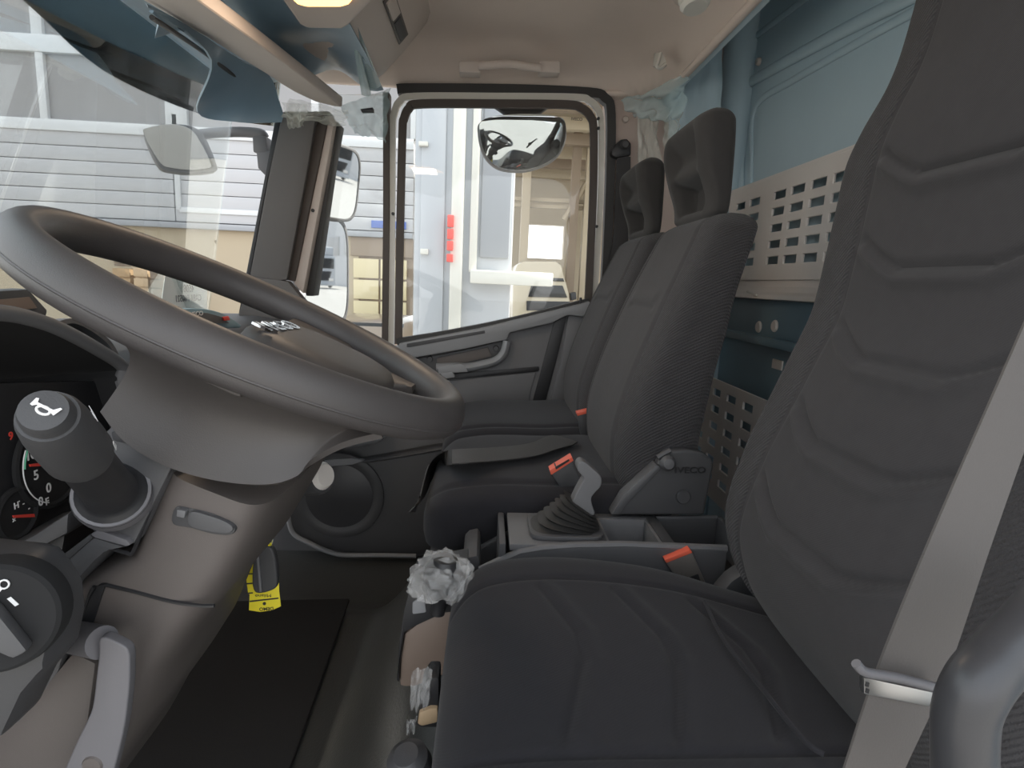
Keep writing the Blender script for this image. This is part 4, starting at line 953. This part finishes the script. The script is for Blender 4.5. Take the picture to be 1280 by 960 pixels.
# recess with a rocker in it
prism('recess', cr(PP([(219, 634), (240, 636), (262, 641), (285, 651), (294, 661), (288, 669), (265, 668), (240, 661), (215, 655)], Y=YS-.002), 4, True), (0, .008, 0), 'dark_plastic', shroud, .002)
prism('recess_ramp', cr(PP([(238, 640), (262, 645), (283, 653), (291, 661), (284, 667), (262, 665), (236, 657)], Y=YS-.005), 4, True), (0, .006, 0), 'mid_plastic', shroud, .003)
prism('rocker', PP([(221, 637), (232, 639), (230, 648), (220, 646)], Y=YS-.007), (0, .006, 0), 'grey_plastic', shroud, .001)
# seams of the shroud panels
for pts in ([(213, 586), (196, 618), (180, 655), (166, 690), (158, 691), (132, 685), (118, 694), (84, 738), (86, 760), (91, 790)], [(118, 733), (112, 745), (104, 770), (98, 800)], [(132, 731), (170, 740), (215, 752), (250, 757), (268, 757)]):
    tube('panel_seam', cr(PP(pts, Y=YS-.001), 4), .0017, 'black_plastic', shroud, 6)
prism('lever_pocket', PP([(122, 732), (131, 731), (112, 790), (96, 806), (92, 800), (112, 748)], Y=YS-.003), (0, .006, 0), 'black_plastic', shroud, .001)
# collar under the wheel and switch block
prism('collar', PP([(140, 531), (152, 548), (175, 560), (216, 577), (214, 586), (196, 622), (168, 680), (158, 683), (122, 672), (95, 640), (104, 560), (126, 545)], Y=.452), (0, .14, 0), 'mid_plastic', sc_, .006)
prism('collar_top', PP([(137, 540), (146, 536), (170, 545), (176, 558), (160, 556), (140, 552)], Y=.449), (0, .02, 0), 'dark_plastic', sc_, .003)
prism('collar_flap', PP([(112, 668), (122, 662), (158, 675), (163, 681), (158, 684), (118, 673)], Y=.446), (0, .01, 0), 'lever_plastic', sc_, .002)
# side cheek below the collar
prism('cheek', PP([(74, 700), (112, 670), (160, 685), (132, 690), (118, 702), (86, 738), (82, 756), (88, 790), (70, 850), (40, 900), (6, 950), (-20, 950), (40, 830), (56, 760), (52, 728)], Y=.449), (0, .05, 0), 'mid_plastic', sc_, .006)
prism('cheek_rib', PP([(40, 724), (70, 700), (112, 668), (116, 673), (82, 703), (58, 728), (44, 732)], Y=.447), (0, .03, 0), 'dark_plastic', sc_, .003)
# multifunction stalk
st0 = P(140, 616, Y=.440); st1 = P(60, 520, Y=.305); ax = (st1-st0).normalized(); L = (st1-st0).length
stalk = lathe('stalk', [(.024, -.012), (.027, -.006), (.027, 0), (.021, .004), (.0185, .006), (.0178, .008), (.0165, .04), (.0150, L*.62)], st0, ax, 'black_plastic', sc_, 30)
lathe('stalk_collar', [(.0175, .002), (.0262, .002), (.0275, -.003), (.0275, -.012), (.0175, -.012)], st0, ax, 'lever_plastic', stalk, 30)
kb = [(.0150, L*.56), (.0172, L*.58), (.0185, L*.62), (.0180, L*.76), (.0168, L*.90), (.0155, L*.97), (.0140, L*1.0), (.0125, L*1.0), (.0120, L*1.03), (.0108, L*1.05), (.001, L*1.055)]
knob = lathe('stalk_knob', kb, st0, ax, 'dark_plastic', sc_, 30)
tpc = st0+ax*(L*1.056); xd = (Vector(RT)-ax*Vector(RT).dot(ax)).normalized(); yd = ax.cross(xd)
def horn(name, c, xd, yd, s, par):
    prism(name, [c+xd*a*s+yd*b*s for a, b in ((-.6, .38), (-.48, .42), (-.40, .22), (.42, .20), (.62, .45), (.72, .42), (.60, -.05), (.50, -.02), (.35, .06), (-.38, .08), (-.5, -.05), (-.62, -.02))], xd.cross(yd)*.0004, 'white_print', par, 0)
    tube('horn_loop', [c+xd*(.05+.32*math.cos(q))*s+yd*(-.02+.20*math.sin(q))*s for q in np.linspace(0, 2*math.pi, 17)[:-1]], .07*s, 'white_print', par, 6, closed=True)
xr = (xd*.93-yd*.36).normalized(); yr = ax.cross(xr)
horn('horn_symbol', tpc, xr, yr, .0098, knob)
sd = (xd*.80+yd*.60).normalized()
horn('horn_symbol', st0+ax*(L*.88)+sd*.0172, ax.cross(sd), ax, .007, knob)
sd2 = (xd*.96+yd*.25).normalized()
prism('stalk_mark', [st0+ax*(L*.60+a)+sd2*.0187+ax.cross(sd2)*b for a, b in ((0, 0), (.010, .001), (.010, .003), (0, .0035))], sd2*.0004, 'white_print', knob, 0)
prism('stalk_mark', [st0+ax*(L*.33+a)+(xd*.55+yd*.2-Vector(FW)*.8).normalized()*.0168+ax.cross(sd2)*b for a, b in ((0, .001), (.008, -.003), (.009, -.002), (.001, .002))], -Vector(FW)*.0006, 'white_print', stalk, 0)
# tilt handle, pale grey
th_ = root('column_handle', P(105, 960, Y=.43), 'pale grey curved release handle on the near side of the column', 'handle')
def lz(z): return Zm(z, 0, 660, .3125)
prism('blade', cr(PP(lz([(400, 440), (460, 455), (512, 490), (518, 560), (515, 640), (502, 760), (485, 850), (455, 970), (420, 1060), (230, 1060), (262, 960), (310, 850), (360, 745), (375, 680), (385, 590), (395, 510)]), Y=.418), 3, True), (0, .009, 0), 'lever_plastic', th_, .004, 3)
pa, pb_ = P(96, 797, Y=.447), P(128, 803, Y=.428)
tube('pivot', [pa, lerp(pa, pb_, .5), pb_], .0125, 'lever_plastic', th_, 20)
lathe('thumb_dimple', [(.001, -.0012), (.007, -.001), (.0085, .001), (.0085, .003)], P(115, 957, Y=.4175), (0, 1, 0), 'column_plastic', th_, 22)
# knob on the far side of the column
ik = root('ignition_switch', P(392, 600, Y=.72), 'round pale knob on the far side of the steering column', 'switch')
lathe('barrel', [(.001, .02), (.020, .02), (.022, .012), (.022, -.014), (.016, -.016), (.001, -.016)], P(389, 598, Y=.73), (.85, -.45, .25), 'dark_plastic', ik, 26)
lathe('cap', [(.001, .026), (.014, .026), (.018, .020), (.018, .016)], P(389, 596, Y=.73), (.85, -.45, .25), 'panel_grey', ik, 26)
# key and tag
ky = root('ignition_key', P(332, 765, Y=.70), 'black car key with a yellow paper tag hanging from the column', 'key')
tube('key_ring', [P(u, v, Y=.70) for u, v in ((333, 688), (338, 684), (341, 676), (340, 668), (337, 665), (334, 669), (333, 678))], .0011, 'chrome', ky, 8, closed=True, sub=4)
prism('fob', cr(PP([(320, 690), (326, 684), (337, 684), (343, 694), (346, 715), (346, 732), (340, 738), (326, 742), (318, 740), (315, 728), (316, 705)], Y=.692), 3, True), (0, .010, 0), 'dark_plastic', ky, .003, 3)
tube('fob_ridge', PP([(322, 694), (324, 715), (326, 739)], Y=.691), .002, 'grey_plastic', ky, 8)
lathe('key_loop', [(.001, -.003), (.006, -.003), (.007, .002)], P(332, 682, Y=.697), (0, 1, 0), 'yellow_paper', ky, 14)
tg = prism('paper_tag', PP([(314, 706), (307, 718), (310, 742), (312, 743), (311, 763), (325, 765), (340, 763), (351, 758), (349, 740), (347, 700), (344, 698)], Y=.708), (0, .0012, 0), 'yellow_paper', ky, .0003)
for v in (717, 729, 741):
    prism('tag_line', PP([(308, v), (316, v-.5), (316, v+1), (308, v+1.6)], Y=.7076), (0, .0004, 0), 'black_print', tg, 0)
prism('tag_line', PP([(312, 751), (348, 747), (348, 748.6), (312, 752.8)], Y=.7076), (0, .0004, 0), 'black_print', tg, 0)
lathe('tag_hole', [(.001, -.0004), (.0021, -.0004), (.0021, .0004)], P(330.5, 754.5, Y=.7076), (0, 1, 0), 'black_print', tg, 14)
text('tag_text', 'DEMO', .0065, P(333, 761, Y=.7074), (-1, 0, -.08), (0, 0, -1), 'black_print', tg, .0001, bold=.0001)
text('tag_text', 'Milano', .0060, P(329, 744.5, Y=.7074), (-1, 0, -.05), (0, 0, -1), 'black_print', tg, .0001, sx=1.3)

# ================================================================== DASHBOARD
da = root('dashboard', (-.6, .9, .02), 'dark grey dashboard with hooded instrument cluster and padded top', 'dashboard')
prof = [(-.96, .60), (-.95, .70), (-.80, .722), (-.66, .725), (-.58, .715), (-.54, .68), (-.55, .58), (-.60, .47), (-.70, .30), (-.90, .10), (-.97, .10)]
loft('dash_body', [[Vector((x, y, z)) for x, z in prof] for y in (.62, .9, 1.2, 1.5, 1.81)], 'mid_plastic', da, ang=40)
prof2 = [(-.96, .45), (-.95, .70), (-.80, .722), (-.66, .725), (-.58, .70), (-.56, .58), (-.56, .52), (-.60, .40), (-.75, .20), (-.97, .10)]
loft('dash_body', [[Vector((x, y, z)) for x, z in prof2] for y in (.05, .3, .62)], 'dark_plastic', da, ang=40)
tube('dash_trim', [P(398, 556, Y=1.55), P(430, 553, Y=1.6), P(462, 549, Y=1.68), P(474, 544, Y=1.7), P(480, 538, Y=1.72)], 0, 'light_plastic', da, sub=5, up=(0, 0, 1), sec=[(.018*math.cos(q), .018*math.sin(q)) for q in np.linspace(0, 2*math.pi, 13)[:-1]])
prism('dash_side_box', PP([(376, 560), (402, 552), (462, 546), (478, 538), (478, 500), (376, 500)], Y=1.62), (0, .18, 0), 'dark_plastic', da, .01)
# hood over the instruments : an arch swept backwards
hood_px = [(-70, 396), (-30, 391), (0, 391), (30, 396), (62, 406), (92, 420), (122, 437), (146, 452), (153, 462), (150, 474)]
H0 = cr([P(u, v, X=-.405) for u, v in hood_px], 5)
H0 = [Vector((-.405, .15, H0[0].z-.06)), Vector((-.405, .25, H0[0].z-.005))]+H0+[Vector((-.405, .70, .60)), Vector((-.405, .70, .55))]
def hood_fn(s, t):
    p = H0[int(round(s*(len(H0)-1)))]
    c = Vector((-.405, .47, .70))
    q = c+(p-c)*(1-.10*t); return Vector((lerp(-.405, -.60, t), q.y, q.z-.015*t))
surf('cluster_hood', hood_fn, len(H0)-1, 8, 'black_matte', da, .006, 60)
tube('hood_lip', H0, .007, 'grey_plastic', da, 10)
box2('cluster_back', (-.60, .18, .52), (-.585, .70, .80), 'black_matte', da, .002)
hs = cr([P(u, v, X=-.52) for u, v in ((62, 406), (90, 398), (115, 408), (140, 428), (152, 452))], 4)
surf('hood_shoulder', lambda s, t: hs[int(round(s*(len(hs)-1)))]+Vector((-.10*t, .03*t, -.03*t*t)), len(hs)-1, 6, 'grey_plastic', da, .006)
# instrument panel facing the driver
XI = -.425
cp = prism('cluster_panel', [Vector((XI-.012, y, z)) for y, z in ((.42, .58), (.67, .52), (.70, .60), (.68, .72), (.42, .76))], (.010, 0, 0), 'black_plastic', da, .002)
def dial(c, r, name='dial'):
    d = lathe(name, [(r, -.001), (r+.003, .0005), (r+.003, .004), (r, .005), (r-.002, .002), (.001, .0015)], c, (1, 0, 0), 'black_matte', cp, 40)
    return d
def I(u, v): return P(u, v, X=XI)
def mark(u, v, s, txt, m='white_print'): text('dial_number', txt, s, I(u, v)+Vector((.006, 0, 0)), (0, 1, 0), (0, 0, 1), m, cp, .0002, bold=.0002)
c1 = I(62, 575); dial(c1, .044)
for u, v, t in ((33, 553, '15'), (30, 569, '10'), (37, 594, '5'), (53, 610, '0')): mark(u, v, .013, t)
mark(5, 545, .010, '9', 'red_print'); mark(43, 627, .012, '0'); mark(51, 627, .010, 'F')
dial(I(18, 642), .022)
tube('dial_rim', [c1+Vector((.006, .041*math.cos(q), .041*math.sin(q))) for q in np.linspace(math.radians(150), math.radians(250), 20)], .0006, 'white_print', cp, 6)
tube('dial_rim', [c1+Vector((.006, .039*math.cos(q), .039*math.sin(q))) for q in np.linspace(math.radians(140), math.radians(175), 12)], .0009, 'green_print', cp, 6)
prism('needle', [I(u, v)+Vector((.007, 0, 0)) for u, v in ((26, 580), (62, 576), (62, 581), (27, 583))], (.001, 0, 0), 'red_print', cp, 0)
prism('needle', [I(u, v)+Vector((.007, 0, 0)) for u, v in ((5, 644), (32, 642), (33, 646), (6, 647))], (.001, 0, 0), 'red_print', cp, 0)
mark(12, 632, .008, 'H'); mark(9, 649, .006, 'x'); mark(28, 635, .006, '-'); mark(21, 629, .006, '-'); mark(15, 626, .006, '-')
prism('cluster_ledge', PP([(-40, 700), (0, 690), (40, 670), (86, 640), (84, 668), (40, 690), (0, 705), (-40, 720)], Y=.49), (0, .10, 0), 'mid_plastic', da, .004)
prism('lower_facia', PP([(-60, 720), (0, 707), (40, 690), (82, 664), (76, 700), (40, 735), (30, 760), (-60, 800)], Y=.50), (0, .10, 0), 'black_plastic', da, .004)
# light switch in its own panel
sp = prism('switch_panel', PP([(-80, 700), (0, 708), (24, 712), (40, 735), (56, 760), (60, 800), (52, 840), (26, 870), (0, 925), (-80, 960)], Y=.362), (0, .04, 0), 'dark_plastic', da, .008)
nx_ = Vector((.30, -.95, .12)).normalized(); lc_ = P(-4, 772, Y=.352)
lathe('switch_bezel', [(.001, .004), (.0325, .004), (.035, .002), (.0365, -.004), (.0365, -.014)], lc_, nx_, 'black_matte', sp, 44)
ux = (Vector(RT)-nx_*Vector(RT).dot(nx_)).normalized(); uy = nx_.cross(ux)
def sw_(a, b, h): return lc_+ux*a+uy*b+nx_*h
prism('light_knob', [sw_(a, b, .004) for a, b in ((-.012, .010), (.001, .016), (.006, .010), (.021, -.018), (.013, -.022), (.0, -.012), (-.012, -.008))], nx_*.012, 'mid_plastic', sp, .003)
tube('lamp_symbol', [sw_(.0065+.0026*math.cos(q), .0225+.0028*math.sin(q), .0048) for q in np.linspace(0, 2*math.pi, 13)[:-1]], .0006, 'white_print', sp, 6, closed=True)
prism('lamp_symbol', [sw_(a, b, .0044) for a, b in ((.002, .0195), (.004, .022), (.0055, .0195), (.0035, .017))], nx_*.0004, 'white_print', sp, 0)
prism('switch_mark', [sw_(a, b, .0044) for a, b in ((.0075, .0130), (.0095, .0140), (.0135, .0085), (.0115, .0075))], nx_*.0004, 'white_print', sp, 0)
# lower foot-well cover below the switch
prism('footwell_cover', PP([(-60, 940), (20, 900), (90, 815), (120, 830), (96, 1010), (-60, 1040)], Y=.448), (0, .03, 0), 'column_plastic', da, .006)
# items on the dash top
vt = root('dash_monitor', P(25, 395, X=-.80), 'small dark framed display on the dash top at the far left', 'display')
prism('frame', PP([(-40, 366), (36, 361), (60, 388), (58, 396), (-40, 408)], X=-.80), (-.03, 0, 0), 'dark_plastic', vt, .004)
prism('screen', PP([(-30, 377), (35, 371), (45, 385), (8, 390), (-30, 392)], X=-.798), (.003, 0, 0), 'brown_plastic', vt, .001)
qa, qb = P(-20, 396, X=-.82), P(40, 394, X=-.82)
box2('stand', (-.86, qa.y, .7225), (-.82, qb.y, max(qb.z, .74)), 'dark_plastic', vt, .003)
tp = root('dash_display', P(260, 400, X=-.50), 'domed blue-grey display on the dashboard behind the wheel hub', 'display')
dsp = cr([P(u, v, X=-.50) for u, v in ((205, 402), (212, 390), (232, 386), (255, 386), (275, 390), (290, 398), (300, 410), (205, 410))], 3, False)
prism('dome', dsp, (-.05, 0, 0), 'blue_dark', tp, .004)
prism('face', PP([(214, 394), (232, 391), (258, 391), (276, 396), (286, 404), (214, 404)], X=-.498), (.002, 0, 0), 'mid_plastic', tp, .001)
text('display_text', 'IVECO', .011, P(245, 392.5, X=-.4955), (0, 1, 0), (0, 0, 1), 'white_print', tp, .0002, sx=1.6)
prism('red_button', PP([(277, 396), (284, 395), (286, 400), (279, 401)], X=-.4955), (.003, 0, 0), 'red_print', tp, .001)
# notice against the windscreen, printed on the outside
nt_ = root('paper_notice', P(232, 392, X=-.90), 'white paper notice standing against the windscreen', 'notice')
nq = [P(207, 342, X=-.86), P(259, 348, X=-.86), P(259, 392, X=-.86), P(200, 392, X=-.86)]
prism('sheet', nq, (-.0015, 0, 0), 'white_paper', nt_, 0)
text('notice_text', '4508', .030, P(236, 361, X=-.858), (0, -1, 0), (0, 0, 1), 'grey_plastic', nt_, .0003)
text('notice_text', 'CAB1-P60521', .026, P(236, 373, X=-.858), (0, -1, 0), (0, 0, 1), 'grey_plastic', nt_, .0003)

# ================================================================== REAR PANELS
def perforated(name, y0, y1, z0, z1, x, holes, m, label, lean=0.0, th=.006):
    """sheet with true slots; holes = (y centre, z centre, width, height)"""
    ys = sorted({y0, y1}|{h[0]-h[2]/2 for h in holes}|{h[0]+h[2]/2 for h in holes}); zs = sorted({z0, z1}|{round(h[1]-h[3]/2, 5) for h in holes}|{round(h[1]+h[3]/2, 5) for h in holes})
    bm = bmesh.new(); V = {}
    def vt_(i, j):
        if (i, j) not in V: V[(i, j)] = bm.verts.new((x+lean*(zs[j]-z0), ys[i], zs[j]))
        return V[(i, j)]
    for i in range(len(ys)-1):
        for j in range(len(zs)-1):
            cy, cz = (ys[i]+ys[i+1])/2, (zs[j]+zs[j+1])/2
            if any(abs(cy-h[0]) < h[2]/2 and abs(cz-h[1]) < h[3]/2 for h in holes): continue
            bm.faces.new((vt_(i, j), vt_(i+1, j), vt_(i+1, j+1), vt_(i, j+1)))
    bm.normal_update(); bmesh.ops.solidify(bm, geom=bm.faces[:], thickness=th)
    bmesh.ops.recalc_face_normals(bm, faces=bm.faces)
    bevel(bm, .0012, 1, 60)
    return add_bm(name, bm, m, None, 30)
cols = [P(u, 280, X=.72).y for u in (926, 943, 973, 995, 1020, 1048)]
step = cols[3]-cols[4]
cols += [cols[5]-step*k for k in range(1, 14)]
zr = np.linspace(1.094, .934, 5)
holes = [(y, float(z), .060, .019) for y in cols for z in zr if y > .3]
up_ = perforated('perforated_panel', .2, 1.79, .885, 1.142, .72, holes, 'panel_grey', '')
tag(up_, 'light grey upper storage panel with rows of slots behind the headrests', 'panel')
lipf = [(.72, .885), (.715, .868), (.70, .855), (.67, .848), (.66, .838), (.70, .835), (.73, .86), (.728, .885)]
o = prism('panel_lip', [Vector((x, .2, z)) for x, z in lipf], (0, 1.59, 0), 'panel_grey', up_, .002)
box2('top_flange', (.716, .2, 1.140), (.742, 1.79, 1.150), 'panel_grey', up_, .002)
tube('lip_slot', PP([(934, 364), (946, 369)], X=.664), .003, 'white_paint', up_, 6)
rb = struct(root('trim_4', (.72, 1.0, .3)), 'dark blue pressed rear shelf below the slotted panel')
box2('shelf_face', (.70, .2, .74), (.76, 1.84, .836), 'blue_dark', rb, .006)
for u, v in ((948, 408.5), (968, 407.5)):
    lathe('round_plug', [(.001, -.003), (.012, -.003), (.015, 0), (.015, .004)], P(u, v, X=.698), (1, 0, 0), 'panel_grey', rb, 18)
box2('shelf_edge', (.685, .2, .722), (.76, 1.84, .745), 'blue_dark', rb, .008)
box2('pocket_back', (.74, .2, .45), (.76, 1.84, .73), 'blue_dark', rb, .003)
box2('sticker', (.736, P(972, 456, X=.736).y-.02, P(972, 456, X=.736).z-.012), (.741, P(972, 456, X=.736).y+.03, P(972, 456, X=.736).z+.012), 'panel_grey', rb, .001)
cols2 = [P(912, 540, X=.66).y+.10*k for k in range(-7, 4)]
holes2 = [(y, float(z), .055, .020) for y in cols2 for z in np.linspace(.57, .33, 6) if .25 < y < 1.75]
lo_ = perforated('perforated_panel', .2, 1.80, .27, P(940, 492, X=.66).z, .66, holes2, 'panel_grey', '')
tag(lo_, 'lower grey panel with slots between middle seat and driver backrest', 'panel')
